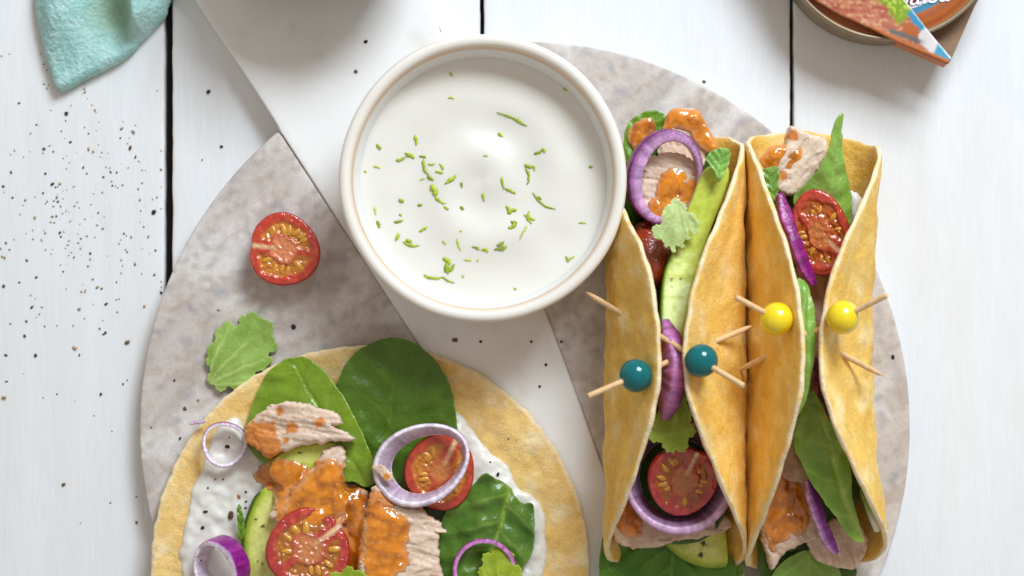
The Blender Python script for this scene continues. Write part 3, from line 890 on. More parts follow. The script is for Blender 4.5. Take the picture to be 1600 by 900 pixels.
# ------------------------------------------------------------------ folded tacos
class Taco: pass
def taco(label, cx, cy, Rt_, f, r, Al, Ar, sig, seed, flare=(8, 8), twist=0, lean=0., ends=((0, 0), (0, 0)), notch=0):
    T = Taco(); T.cx, T.cy = cx, cy
    nr, na = 46, 150
    ss = np.linspace(0, Rt_ * 1.02, 260)
    def section(t):
        gss = math.exp(-(abs(t) / sig) ** 2.2)
        res = []
        for A, fl, en in ((Al, flare[0], ends[0]), (Ar, flare[1], ends[1])):
            k = 1 + (en[0] if t < 0 else en[1]) * (t / Rt_) ** 2
            f_, r_ = f * k, r * k
            a1 = f_ + r_ * math.pi / 2
            ph = np.clip((ss - f_) / r_, 0, math.pi / 2)
            ph = ph + np.radians(A * gss - fl * (1 - gss)) * sm(a1 - 25, a1 + 85, ss)
            x = np.concatenate([[0], np.cumsum(np.cos(ph[:-1]) * np.diff(ss))])
            z = np.concatenate([[0], np.cumsum(np.sin(ph[:-1]) * np.diff(ss))])
            res.append((x, z))
        return res
    V, Nn, E = [], [], []
    rad = np.concatenate([np.linspace(0, Rt_ - 12, nr - 4), [Rt_ - 8, Rt_ - 4, Rt_ - 1.5, Rt_]])
    A = np.linspace(0, 2 * np.pi, na, endpoint=False)
    for a in A:
        for q in rad:
            edge_w = 1 + .008 * math.sin(5 * a + seed) + .005 * math.sin(11 * a) + .004 * math.sin(29 * a + 2 * seed) + .003 * math.sin(47 * a) - notch * math.exp(-((a - 4.02) / .42) ** 2)
            u, t = q * math.cos(a) * edge_w, q * math.sin(a) * edge_w
            sec = section(t)
            x, z = sec[0] if u < 0 else sec[1]
            s = abs(u)
            xx, zz = np.interp(s, ss, x), np.interp(s, ss, z)
            zz0 = zz
            V.append((cx + (xx if u >= 0 else -xx) + lean * zz + twist * t / Rt_, t, zz))
            E.append(Rt_ - q)
    V = np.array(V)
    # y axis: photo y grows downward
    X, Yp, Z = V[:, 0] - 800, -(V[:, 1] + cy - 450), V[:, 2] + ZB + 9
    mid = np.stack([X, Yp, Z], 1)
    m = len(rad); F = []
    for i in range(na):
        i2 = (i + 1) % na
        for j in range(m - 1):
            F.append((i * m + j, i2 * m + j, i2 * m + j + 1, i * m + j + 1))
    # vertex normals of the mid surface (pointing to the inside of the fold)
    me = bpy.data.meshes.new('tmp'); me.from_pydata(mid.tolist(), [], F); me.update()
    nv = np.array([tuple(v.normal) for v in me.vertices]); bpy.data.meshes.remove(me)
    c0 = nv[np.argmin(np.hypot(V[:, 0] - cx, V[:, 1]))]
    up = np.mean(nv[np.array(E) > Rt_ - 30], 0)
    if up[2] < 0: nv = -nv
    Ea = np.array(E)
    aa = np.repeat(A, m); qq = np.tile(rad, na)
    ux, uy = qq * np.cos(aa), qq * np.sin(aa)
    b = 3.4 * fbm(ux / 60, uy / 60, seed) + 1.1 * noise(ux / 17, uy / 17, seed + 3)
    mid = mid + nv * (b * sm(0, 40, Ea))[:, None]
    th = 4.5 + 1.1 * noise(aa * 9, aa * 0, seed) + np.where(Ea < 5, np.minimum(0, Ea * .35 - 1.7), 0)
    inn, out = mid + nv * th[:, None], mid - nv * th[:, None]
    out[:, 2] = np.maximum(out[:, 2], ZB + .6)
    nV = len(mid)
    allv = np.vstack([inn, out])
    F2 = []
    for f_ in F:
        F2.append(f_); F2.append(tuple(i + nV for i in f_[::-1]))
    for i in range(na):
        i2 = (i + 1) % na
        a_, b_ = i * m + m - 1, i2 * m + m - 1
        F2.append((b_, a_, a_ + nV, b_ + nV)[::-1])
    ci = tort_col(ux, uy, Ea + 8, base='F0C05A', pale='F6DA98', brown='E2AC40', seed=seed)
    co = tort_col(ux + 900, uy, Ea + 8, base='F3C766', pale='F9E2AA', brown='E6B24A', seed=seed)
    cream = H('F2E0BC')
    eu = 3 * noise(ux / 9, uy / 9, 3)
    ci = mix(ci, cream, .9 * sm(3., 0, Ea + eu)); co = mix(co, cream, .9 * sm(3.5, 0, Ea + eu))
    g = Geo(allv, F2, np.vstack([ci, co]))
    # make sure faces point outward
    T.geo = g
    T.obj = put('taco_shell', g, m_tort, None, label, 'taco shell')
    bpy.context.view_layer.objects.active = T.obj
    import bmesh
    bm = bmesh.new(); bm.from_mesh(T.obj.data); bmesh.ops.remove_doubles(bm, verts=bm.verts, dist=1e-7); bmesh.ops.recalc_face_normals(bm, faces=bm.faces); bm.to_mesh(T.obj.data); bm.free()
    T.obj.data.polygons.foreach_set('use_smooth', [True] * len(T.obj.data.polygons))
    T.bvh = BVHTree.FromPolygons([tuple(v) for v in allv], F2)
    return T

T1 = taco('folded corn taco shell pinned with two teal beaded picks', 1048, 550, 338, 42, 62, 25, 37, 255, 1, flare=(-6, -12), lean=-.01, ends=((-.25, 0), (-.05, 0)), notch=.15)
T2 = taco('folded corn taco shell pinned with two yellow beaded picks', 1249, 550, 338, 34, 58, 18, 34, 255, 5, flare=(-5, -9), ends=((0, 0), (.16, .30)), lean=0.0)

# ------------------------------------------------------------------ beaded cocktail picks
def pick(label, stub, bead, tip, z0, z1, zt, mat, group):
    a, b, c = np.array(W(*stub, z0)), np.array(W(*bead, z1)), np.array(W(*tip, zt))
    # one straight stick: refit so that stub, bead and tip are collinear
    d = (c - a); d /= np.linalg.norm(d)
    b = a + d * ((b - a) @ d)
    t = empty('cocktail_pick', b, label, 'cocktail pick', group)
    L_ = np.linalg.norm(c - a)
    g = tube([a, a + d * 1.5, a + d * (L_ - 26), a + d * (L_ - 9), c], [3.4, 4.2, 4.2, 3.1, .7], 12)
    put('stick', g, m_stick, t, sharp=50)
    n_, k_ = 28, 20
    V, F = [], []
    x_ = np.cross(d, [0, 0, 1.]); x_ /= np.linalg.norm(x_); y_ = np.cross(x_, d)
    hole = .17
    for i in range(n_):
        for j in range(k_ + 1):
            ph = hole + (math.pi - 2 * hole) * j / k_
            th = 2 * math.pi * i / n_
            V.append(b + 24.5 * (d * math.cos(ph) * .97 + (x_ * math.cos(th) + y_ * math.sin(th)) * math.sin(ph)))
    for i in range(n_):
        i2 = (i + 1) % n_
        for j in range(k_):
            F.append((i * (k_ + 1) + j, i2 * (k_ + 1) + j, i2 * (k_ + 1) + j + 1, i * (k_ + 1) + j + 1)[::-1])
    put('bead', Geo(V, F), mat, t)
def surf(T, px, py, z=230):
    x, y, _ = W(px, py, z)
    h = T.bvh.ray_cast(Vector((x, y, 900)), Vector((0, 0, -1)))[0]
    return h.z if h else None
print('surf', [surf(T1, *p) for p in ((993, 587), (1130, 530), (1097, 563), (965, 487))], [surf(T2, *p) for p in ((1214, 497), (1318, 494), (1312, 550), (1190, 566))])
def fit_pick(T, label, stub, bead, exit_, tip, mat):
    zb, ze = 240., 200.
    for it in range(3):
        x, y, _ = W(*bead, zb)
        loc, nor = T.bvh.ray_cast(Vector((x, y, 900)), Vector((0, 0, -1)))[:2]
        nor = nor if nor.z > 0 else -nor
        zb = loc.z + 22 / max(nor.z, .45)
        x, y, _ = W(*exit_, ze)
        h = T.bvh.ray_cast(Vector((x, y, 900)), Vector((0, 0, -1)))[0]
        ze = h.z
    f = lambda p: (p[0] - bead[0]) / (exit_[0] - bead[0])
    zat = lambda p: zb + (ze - zb) * f(p)
    pick(label, stub, bead, tip, zat(stub), zb, zat(tip), mat, 'picks pinning the tacos')
fit_pick(T1, 'teal beaded pick through the taco, bead on the wall next to the bowl side', (919, 619), (993, 587), (1122, 532), (1175, 509), m_teal)
fit_pick(T1, 'teal beaded pick through the taco, bead on the wall touching the other taco', (1162, 603), (1097, 563), (966, 487), (914, 456), m_teal)
fit_pick(T2, 'yellow beaded pick through the taco, bead on the wall touching the other taco', (1149, 464), (1214, 497), (1316, 552), (1379, 587), m_yel)
fit_pick(T2, 'yellow beaded pick through the taco, bead on the wall facing the open table', (1386, 461), (1318, 494), (1192, 560), (1148, 582), m_yel)

# ------------------------------------------------------------------ filling of the teal pick taco
Z = lambda z, ax=0, ay=0, cx=0, cy=0: (lambda x, y: z + ax * (x - cx) + ay * (y - cy))
leaf('spinach_leaf', 'added dark spinach leaf lining the teal pick taco to deepen its shade', [(985,250),(1100,240),(1128,400),(1135,600),(1130,800),(1060,850),(975,800),(968,600),(972,400)], (1050, 850), (1050, 240), lambda x, y: ZB + 60 + .004 * (x - 1050) ** 2, 90, dark='274C10', light='4A7424', seed=21, res=6)  # added filler leaf; its dark green stands for the shaded inside of the shell
leaf('spinach_leaf', 'dark spinach leaf sticking out of the teal pick taco beside an avocado tip', [(940,850),(950,836),(990,830),(1050,838),(1110,850),(1140,870),(1150,905),(1120,960),(1040,985),(965,960),(938,905)], (1050, 840), (1040, 985), lambda x, y: ZB + 30 + .05 * (x - 1040) + .0008 * (x - 1040) ** 2, 78, dark='38700F', light='7AA43A', seed=22)
leaf('spinach_leaf', 'narrow spinach leaf edge curling in the corner of the teal pick taco', [(1140,878),(1150,862),(1160,870),(1164,890),(1158,920),(1140,930)], (1150, 930), (1152, 862), Z(80), 80, dark='557A1E', light='8FB050', seed=23, res=2)
avocado('avocado slice tip with pepper specks poking out under tuna in the teal pick taco', [(1036,852),(1060,838),(1100,822),(1128,812),(1134,830),(1138,870),(1132,888),(1100,888),(1064,874)], Z(92), 16, 92, skin=[(1036,852),(1064,876),(1100,890),(1134,889)], seed=7, specks=[(1099,849,5),(1095,867,5),(1104,852,2)])
tuna('tuna slice lying across the open end of the teal pick taco', [(952,800),(962,780),(985,775),(1010,800),(1060,815),(1110,805),(1138,805),(1142,822),(1110,838),(1060,846),(1020,856),(985,858),(960,840)], 78, 38, fib=-8, seed=11, dark=.25, jag=4, znom=115, stains=[(978, 815, 16)])
sauce('orange sauce blob on the tuna slice at the open end of the teal pick taco', [(956,800),(968,780),(984,784),(992,800),(1003,815),(1002,838),(985,840),(968,828)], Z(118), h=6, znom=122, seed=11, dark=.35)
g = ellipse_ring(1060, 745, 140, 70, 72, 13, 40, rotz=0, cone=34, tilt=(-6, 0), seed=12, wf=lambda t: .8 + .3 * math.sin(2 * math.pi * t + 2.6), skin='8A3C80', inner='5A0E4C', body='D9A8D4', top='DDB8DA')
put('onion_ring', g, m_onion, None, 'purple onion ring curving under the cut tomato in the teal pick taco', 'onion ring')
tomato('cut tomato half above the onion ring in the teal pick taco', 1068, 752, 178, 52, 55, 34, tilt=(14, 4), septum=65, seeds=6, sd=5, flesh='AE2E2E', gel='A8541C', core='BC7430')
cilantro('bright cilantro leaf peeking between the teal beaded picks', [(1015,668),(1024,646),(1036,630),(1050,612),(1066,600),(1078,640),(1082,672),(1076,690),(1066,704),(1056,706),(1046,704),(1032,694),(1020,686)], (1060, 600), (1048, 704), Z(196, 0, .08, 1050, 660), 196, dark='94BC50', light='C0DC88', tooth=(4, 10), seed=7)
g = strip_ring([(1036, 640), (1050, 606), (1054, 575), (1049, 545), (1036, 516)], [206, 236, 244, 236, 206], 27, 44, lean=-24, seed=13, skin='7C1A68', inner='C070B0', body='A03A8C', top='CE8CC2')
put('onion_strip', g, m_onion, None, 'magenta onion curve squeezed in the pinched middle of the teal pick taco', 'onion')
avocado('long green avocado slice running along the teal pick taco', [(1102,264),(1124,254),(1142,262),(1136,300),(1116,350),(1098,400),(1084,450),(1076,500),(1070,570),(1044,570),(1030,525),(1030,480),(1036,430),(1050,390),(1068,345),(1086,300)], lambda x, y: 178 - .1 * (x - 1080) + .0013 * np.clip(y - 330, 0, 400) ** 2, 30, 195, skin=[(1031,530),(1029,480),(1035,430),(1049,390)], seed=9, pale='CBD858', specks=[(1049,437,3),(1064,436,2.5),(1049,448,2)])
tomato('tomato half turned skin up, its red dulled as if shaded, below the cilantro in the teal pick taco', 1016, 402, 128, 40, 56, 36, tilt=(150, 30), septum=90, seeds=4, sd=6, skin='9E3A18')  # skin colour made duller to stand for shade inside the taco
tuna('glazed tuna chunk inside the thick purple onion ring', [(1000,285),(1010,250),(1040,238),(1070,242),(1092,262),(1094,300),(1080,335),(1050,350),(1020,350),(1002,325)], 96, 50, fib=15, seed=14, jag=4, znom=146, dark=.1, stains=[(1056, 300, 24)])
sauce('grainy orange sauce over the tuna inside the thick purple onion ring', [(1036,268),(1056,262),(1088,268),(1090,290),(1082,312),(1078,332),(1052,348),(1024,350),(1012,322),(1024,306),(1028,284)], Z(147, 0, .0), h=6, znom=150, seed=14, dark=.15)
g = ellipse_ring(1041, 278, 156, 49, 64, 20, 26, rotz=-10, sk=.42, tilt=(8, 10), seed=15, wf=lambda t: .75 + .4 * math.cos(2 * math.pi * t - 2.9), skin='6C0F62', inner='B98CB0', body='CF9CCB', top='CFA0CC')
put('onion_ring', g, m_onion, None, 'thick purple onion ring around glazed tuna at the end of the teal pick taco', 'onion ring')
tuna('tuna chunk with a smooth orange coat at the end of the teal pick taco', [(1030,240),(1040,205),(1045,175),(1072,168),(1092,174),(1104,200),(1120,230),(1108,240),(1096,262),(1070,262)], 70, 44, fib=60, seed=16, jag=2.5, znom=112, dark=.1)
sauce('smooth orange sauce coat on the outermost tuna of the teal pick taco', [(1036,206),(1042,180),(1054,169),(1075,171),(1092,173),(1106,198),(1123,230),(1108,238),(1090,224),(1078,206),(1056,200)], Z(116), h=6, znom=118, seed=16, dark=.05, jag=1.5)
leaf('spinach_leaf', 'spinach leaf with a sauce patch poking out of the teal pick taco beside the bowl', [(974,240),(975,210),(984,190),(1004,176),(1022,172),(1038,180),(1040,200),(1024,225),(1000,250),(985,262)], (985, 270), (1020, 172), Z(96), 96, dark='4A7A16', light='8AAE3C', seed=24)
sauce('amber sauce patch on the spinach leaf beside the bowl', [(980,212),(992,192),(1010,184),(1024,190),(1022,206),(1006,222),(994,238),(986,228)], Z(97), h=4, znom=98, seed=17, dark=.55)
leaf('spinach_leaf', 'small spinach leaf folded over the avocado slice of the teal pick taco', [(1103,250),(1112,236),(1128,231),(1140,238),(1138,256),(1128,276),(1122,284),(1114,266)], (1120, 284), (1128, 231), Z(196), 192, dark='66A04C', light='9CC47E', seed=25, res=2)
cilantro('pale cilantro leaf on the orange sauce in the teal pick taco', [(1046,316),(1058,312),(1068,318),(1072,328),(1084,338),(1093,346),(1088,354),(1092,362),(1082,364),(1071,356),(1079,372),(1070,374),(1068,386),(1058,384),(1054,393),(1046,386),(1041,388),(1038,379),(1028,374),(1017,362),(1024,354),(1036,346),(1033,334),(1040,326)], (1056, 314), (1056, 390), Z(206, -.12, -.1, 1056, 350), 202, dark='A6C896', light='D6E8C6', tooth=(2.2, 7), vein=.4, seed=9)

# ------------------------------------------------------------------ filling of the yellow pick taco
leaf('spinach_leaf', 'added dark spinach leaf lining the yellow pick taco to deepen its shade', [(1200,270),(1310,260),(1330,400),(1335,600),(1335,780),(1270,840),(1205,800),(1195,600),(1190,400)], (1265, 840), (1260, 260), lambda x, y: ZB + 62 + .004 * (x - 1262) ** 2, 90, dark='27480E', light='4A7424', seed=31, res=6)  # filler leaf, added dark so the fold looks shaded at depth
tuna('pale tuna chunk rising from the end of the yellow pick taco', [(1212,290),(1216,250),(1232,215),(1236,196),(1256,204),(1290,216),(1292,240),(1275,270),(1262,298),(1235,304)], 84, 46, fib=-50, seed=31, jag=3, znom=130, dark=-.1, stains=[(1240, 212, 9), (1222, 275, 8)])
sauce('glossy orange sauce at the end of the yellow pick taco', [(1188,252),(1196,236),(1214,226),(1238,226),(1256,234),(1254,252),(1236,262),(1214,264),(1200,266)], Z(128), h=7, znom=132, seed=31, dark=.1)
tuna('added dark tuna filler deepening the shade in the middle of the yellow pick taco', [(1205,440),(1300,430),(1315,520),(1315,640),(1320,730),(1300,750),(1220,740),(1205,600)], 84, 50, fib=80, seed=32, jag=4, znom=136, dark=.4, res=4)  # added filler, darkened to stand for the shaded interior
leaf('spinach_leaf', 'tall pointed spinach leaf standing up behind the tomato of the yellow pick taco', [(1244,306),(1262,284),(1280,262),(1294,232),(1300,200),(1308,182),(1316,180),(1315,205),(1318,240),(1328,280),(1336,320),(1334,350),(1318,356),(1285,340),(1255,330)], (1300, 356), (1313, 180), lambda x, y: 165 + .35 * (320 - y) * .6 + 10 * np.cos((x - 1300) / 22), 190, dark='74A44E', light='A2C67E', vein=.3, seed=33)
leaf('spinach_leaf', 'small spinach leaf tip by the magenta onion strip of the yellow pick taco', [(1186,276),(1196,264),(1214,261),(1216,290),(1212,316),(1204,308),(1194,292)], (1212, 318), (1200, 262), Z(152), 150, dark='5A8A3A', light='8AB060', seed=34, res=2)
g = slab(rough_edge(smooth_outline([(1328,300),(1342,304),(1352,318),(1344,336),(1332,350),(1326,330)], 2), 2, 6), 3, lambda x, y, d: 150 + 8 * np.sqrt(np.clip(d / 8, 0, 1)), flat(140), None, 152)
put('yogurt_dab', g, m_yog, None, 'white yogurt dab beside the tall spinach leaf', 'sauce')
tomato('cut tomato half standing in the yellow pick taco beside the magenta onion strip', 1281, 366, 186, 46, 64, 30, tilt=(6, -10), rotz=10, septum=-42, seeds=7, sd=8, flesh='C0402A', gel='B4581C', core='CC7A3C')
g = strip_ring([(1218, 305), (1228, 340), (1244, 385), (1258, 420), (1270, 446)], [186, 200, 206, 205, 200], 19, 14, lean=20, seed=33, skin='B85AA8', body='7E1068', inner='A84E98', top='8C1672')
put('onion_strip', g, m_onion, None, 'magenta onion strip beside the cut tomato of the yellow pick taco', 'onion')
leaf('spinach_leaf', 'narrow spinach leaf fold between the yellow beaded picks', [(1246,440),(1258,440),(1268,462),(1274,500),(1273,545),(1266,590),(1258,630),(1246,650),(1240,600),(1244,520)], (1250, 650), (1256, 440), lambda x, y: 268 - .3 * np.abs(x - 1262) - .0014 * (y - 540) ** 2, 258, dark='72AA50', light='AACE86', seed=35, res=2, vein=.2)
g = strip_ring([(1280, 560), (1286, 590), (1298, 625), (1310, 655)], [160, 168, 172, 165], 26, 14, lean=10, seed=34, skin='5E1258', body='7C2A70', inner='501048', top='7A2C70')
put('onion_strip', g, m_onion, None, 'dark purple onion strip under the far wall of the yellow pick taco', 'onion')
tuna('small shredded tuna scraps beside the broad spinach leaf', [(1288,660),(1300,650),(1316,664),(1328,690),(1332,712),(1318,708),(1302,690)], 160, 12, fib=60, seed=35, jag=5, znom=172, edge=4)
tuna('tuna chunk at the open end of the yellow pick taco, orange sauce on top', [(1192,770),(1205,738),(1230,730),(1256,750),(1270,790),(1280,820),(1276,840),(1250,852),(1222,870),(1208,892),(1200,868),(1190,830)], 80, 46, fib=40, seed=36, jag=3, znom=124, dark=.2, stains=[(1230, 780, 40)])
sauce('orange sauce over tuna at the open end of the yellow pick taco', [(1193,790),(1206,752),(1226,736),(1246,752),(1262,790),(1264,822),(1246,838),(1224,848),(1208,860),(1196,830)], Z(127), h=6, znom=130, seed=36, dark=.35)
tuna('rosy tuna chunk below the onion strip in the yellow pick taco', [(1262,838),(1290,818),(1310,808),(1334,806),(1352,838),(1350,866),(1332,888),(1300,884),(1270,870)], 74, 44, fib=70, seed=37, jag=3, znom=108, dark=.25)
leaf('spinach_leaf', 'pale green spinach leaf hanging out below tuna of the yellow pick taco', [(1206,905),(1224,876),(1256,860),(1290,866),(1312,892),(1316,930),(1260,960),(1212,940)], (1262, 858), (1262, 960), Z(92, 0, -.2, 1262, 880), 90, dark='6A9440', light='9CBC70', seed=38)
leaf('spinach_leaf', 'dark spinach leaf beneath the rosy tuna of the yellow pick taco', [(1184,850),(1196,838),(1220,850),(1300,850),(1336,880),(1330,915),(1280,950),(1200,950)], (1190, 840), (1280, 950), Z(78), 78, dark='35600F', light='5A8A2A', seed=39)
g = strip_ring([(1262, 750), (1272, 785), (1284, 820), (1296, 848), (1306, 864)], [172, 172, 164, 154, 148], 19, 11, lean=18, seed=37, skin='C79AC4', body='702072', inner='B884B4', top='7E2E80')
put('onion_strip', g, m_onion, None, 'ridged purple onion strip below the broad spinach leaf', 'onion')
leaf('spinach_leaf', 'broad light green spinach leaf lying open in the yellow pick taco', [(1240,690),(1246,655),(1256,622),(1270,612),(1290,650),(1312,690),(1328,730),(1334,780),(1346,820),(1355,846),(1346,850),(1330,840),(1310,812),(1285,780),(1262,745),(1246,712)], (1352, 848), (1262, 615), lambda x, y: 205 - .14 * (y - 640) + 9 * np.sin((x + .3 * y) / 26) * .7, 190, dark='6A9E3E', light='B0D27E', seed=40, vein=.5)
leaf('spinach_leaf', 'narrow folded spinach leaf beside the shell wall of the yellow pick taco', [(1330,690),(1340,700),(1352,740),(1368,780),(1386,818),(1388,830),(1376,832),(1360,806),(1344,770),(1334,730)], (1384, 832), (1334, 692), lambda x, y: 158 - .2 * (y - 700), 145, dark='55801E', light='8FB040', seed=41, res=2)
g = tube([W(1346, 764, 150), W(1358, 794, 143), W(1366, 812, 138), W(1373, 828, 134)], [4, 6, 7, 7], 10)
g.c = mix(np.tile(H('9ABE4A'), (len(g.v), 1)), H('F0F4E2'), sm(0, 1, np.repeat([0, .2, .8, 1.], 10)))
put('green_stalk', g, m_avo, None, 'green stalk with a white cut end inside the yellow pick taco', 'stalk')

# ------------------------------------------------------------------ napkin
P = smooth_outline([(50,-60),(50,0),(56,40),(66,84),(80,128),(87,140),(97,139),(130,122),(165,104),(196,86),(216,64),(238,42),(256,20),(264,-5),(300,-60),(340,-160),(180,-200),(40,-160)], 4)
P = rough_edge(P, 1.0, 7, 3)
def cloth_top(x, y, d):
    z = 24 + edge_round(d, 14)
    rc = x - 214 - .16 * (y - 30)
    ridge = 50 * np.exp(-(rc / np.where(rc < 0, 9., 30.)) ** 2) * sm(98, 50, y)
    dip = -16 * np.exp(-(((x - 178) / 34) ** 2 + ((y - 22) / 38) ** 2))
    left = 26 * np.exp(-((x - 100) / 45) ** 2) * sm(120, 0, y)
    return np.maximum(z + (ridge + dip + left) * sm(0, 26, d) + 1.6 * noise(x / 6, y / 6, 2) * sm(0, 8, d), 2.5)
def cloth_col(x, y, d):
    c = mix(np.tile(H('A0CCC6'), (len(x), 1)), H('B2D8D4'), sm(-.3, .4, fbm(x / 30, y / 30, 3)))
    c = mix(c, H('93AE8C'), .85 * np.exp(-(((x - 172) / 36) ** 2 + ((y - 18) / 40) ** 2)))  # olive shading of the fold's hollow painted into the cloth colour
    c = mix(c, H('6AA2A4'), .22 * sm(.25, .6, noise(x / 4, y / 4, 7)))
    return mix(c, H('A58F74'), .5 * sm(3, .5, d) * (x < 92))
g = slab(P, 3.2, cloth_top, flat(.6), cloth_col, 30, rings=(1.5, 4, 8))
put('napkin', g, m_cloth, None, 'folded soft teal cloth napkin lying on the white planks', 'napkin')

# ------------------------------------------------------------------ tin in a torn card sleeve
tc = np.array(W(1390, -112, 95)); tr = 175 * (D - 95) / D
tin = empty('food_tin', (tc[0], tc[1], 4), 'round printed food tin with a dark red lid inside a torn card sleeve', 'tin')
put('tin_wall', lathe([(0, 4), (tr * .94, 4), (tr * .97, 8), (tr * .97, 78), (tr, 82), (tr, 92), (tr * .985, 95), (tr * .965, 93), (tr * .955, 86)], 120, (tc[0], tc[1], 0)), m_tinmetal, tin)
oc, oc2, blu, wht, red = H('B4601F'), H('9A4A18'), H('3E86A8'), H('D9D2D6'), H('7A1426')
pl = [(0, 87, red), (tr * .70, 87, red), (tr * .705, 87, wht), (tr * .735, 87, wht), (tr * .74, 87, blu), (tr * .79, 87, blu), (tr * .795, 87, oc), (tr * .84, 87.6, oc2), (tr * .88, 88, oc), (tr * .92, 86.5, oc2), (tr * .957, 86.5, oc)]
put('lid', lathe([(r, z) for r, z, c in pl][::-1], 120, (tc[0], tc[1], 0), [c for r, z, c in pl][::-1]), m_tin, tin, label='dark red and orange printed lid with white lettering')
cu = bpy.data.curves.new('lettering', 'FONT'); cu.body = 'Salsa'; cu.size = 44 * S; cu.extrude = .3 * S; cu.shear = .25
cu.align_x = 'CENTER'
to = bpy.data.objects.new('tmp_text', cu); col.objects.link(to)
dg = bpy.context.evaluated_depsgraph_get(); dg.update()
tm = bpy.data.meshes.new_from_object(to.evaluated_get(dg)); bpy.data.objects.remove(to)
tm.materials.clear(); tm.materials.append(m_lettering)
lo = bpy.data.objects.new('lettering', tm); col.objects.link(lo); lo.parent = tin
lp = np.array(W(1442, 6, 88))
lo.location = (Vector(lp) + Vector((0, 0, .6))) * S - Vector(tin['w']); lo.rotation_euler = (0, 0, math.radians(6))

sl = empty('card_sleeve', W(1400, 20, 2), 'torn printed card sleeve wrapped over the food tin, pointed corner', 'packaging')
P = resample(np.array([(1150, -180), (1267, -4), (1310, 22), (1365, 47), (1402, 66), (1440, 82), (1482, 100), (1487, 91), (1448, 45), (1411, -4), (1290, -200)]), 2.6)
def print_col(x, y, d):
    # across = distance from the long diagonal edge
    e = ((x - 1411) * (96) - (y + 4) * 76) / math.hypot(96, 76)      # negative to the left of the torn edge
    s = ((x - 1411) * 76 + (y + 4) * 96) / math.hypot(96, 76)
    n1 = fbm(x / 16, y / 10, 3); n2 = noise(x / 7, y / 7, 5)
    c = mix(np.tile(H('A8503E'), (len(x), 1)), H('C8875E'), np.clip(.4 + .7 * n1, 0, 1))
    c = mix(c, H('8E2F28'), np.clip(.8 * noise(x / 22, y / 9, 9) + .1, 0, .8) * sm(40, 5, y))
    c = mix(c, H('D9A878'), sm(.1, .5, n2) * .6)
    c = mix(c, H('7E9C22'), sm(-34, -28, e + 5 * n1) * sm(34, 24, s))
    c = mix(c, H('B4C640'), sm(-30, -24, e) * sm(26, 14, s) * sm(.0, .3, n2))
    c = mix(c, H('2F8CB0'), sm(-14, -10, e + 3 * n1) * sm(22, 26, s) * sm(64, 56, s))
    c = mix(c, H('DCD5D2'), sm(-26, -20, e + 3 * n1) * sm(56, 62, s) * sm(100, 94, s + e * .3))
    c = mix(c, H('B4602C'), sm(8, 5, np.hypot(x - 1422, y - 50) - 8 + 3 * n2))
    c = mix(c, H('6A6664'), sm(4, 0, np.abs((y - 55) - .35 * (x - 1410)) - 2 + 2 * n2) * sm(1385, 1392, x) * sm(1450, 1430, x))
    c = mix(c, H('3F96B4'), sm(86, 92, s + .55 * e))
    c = mix(c, H('E6E2DE'), sm(-2.6, -1.2, e) * .9)
    lower = (y - 66) - .44 * (x - 1402)
    return mix(c, H('C0703E'), sm(-9, -6, lower) * (x > 1360))
g = slab(P, 2.2, lambda x, y, d: 101 + .04 * (1480 - x) * 0 + edge_round(d, 1.5) + 2 * noise(x / 60, y / 60, 3), thin(3.2), print_col, 100)
put('printed_panel', g, m_print, sl, sharp=60, label='card panel printed with orange, green and blue food picture')
def ribbon(top_pts, bot_pts, zt, zb):
    A_ = [np.array(W(*p, 100)[:2] + (zt,)) for p in top_pts]; B_ = [np.array(W(*p, 100)[:2] + (zb,)) for p in bot_pts]
    n_ = len(A_); V = []
    for k in range(n_): V += [A_[k], B_[k]]
    off = np.array([1.5, 2.0, 0])
    V = np.array(V); V = np.vstack([V, V + off])
    F = []
    for k in range(n_ - 1):
        F.append((2 * k, 2 * k + 1, 2 * k + 3, 2 * k + 2)); F.append(tuple(2 * n_ + i for i in (2 * k, 2 * k + 2, 2 * k + 3, 2 * k + 1)))
    F += [(0, 2 * n_, 2 * n_ + 1, 1), (2 * n_ - 2, 2 * n_ - 1, 4 * n_ - 1, 4 * n_ - 2)]
    for k in range(n_ - 1):
        F += [(2 * k, 2 * k + 2, 2 * n_ + 2 * k + 2, 2 * n_ + 2 * k), (2 * k + 1, 2 * n_ + 2 * k + 1, 2 * n_ + 2 * k + 3, 2 * k + 3)]
    return Geo(V, F)
g = ribbon([(1402, 66), (1440, 83), (1480, 100)], [(1400, 67), (1438, 84.5), (1479, 102)], 98, 76)
g.c = np.tile(H('BC6C3C'), (len(g.v), 1))
put('side_panel', g, m_print, sl, sharp=40)
P = resample(np.array([(1330, -60), (1312, 20), (1352, 62), (1400, 62), (1440, 80), (1484, 96), (1524, 8), (1560, -60)]), 4)
g2 = slab(resample(np.array([(1404, 62), (1440, 80), (1483, 97), (1527, 4), (1556, -60), (1530, -60), (1500, 10), (1455, 44)]), 3), 4, lambda x, y, d: 62 + .25 * (y - 60) + 0 * x, thin(3), None, 60)
put('inner_panel', g2, m_card, sl, sharp=60)
g3 = slab(P, 6, lambda x, y, d: 3.2 + 0 * x, flat(.4), None, 3)
put('base_panel', g3, m_card, sl, sharp=60)

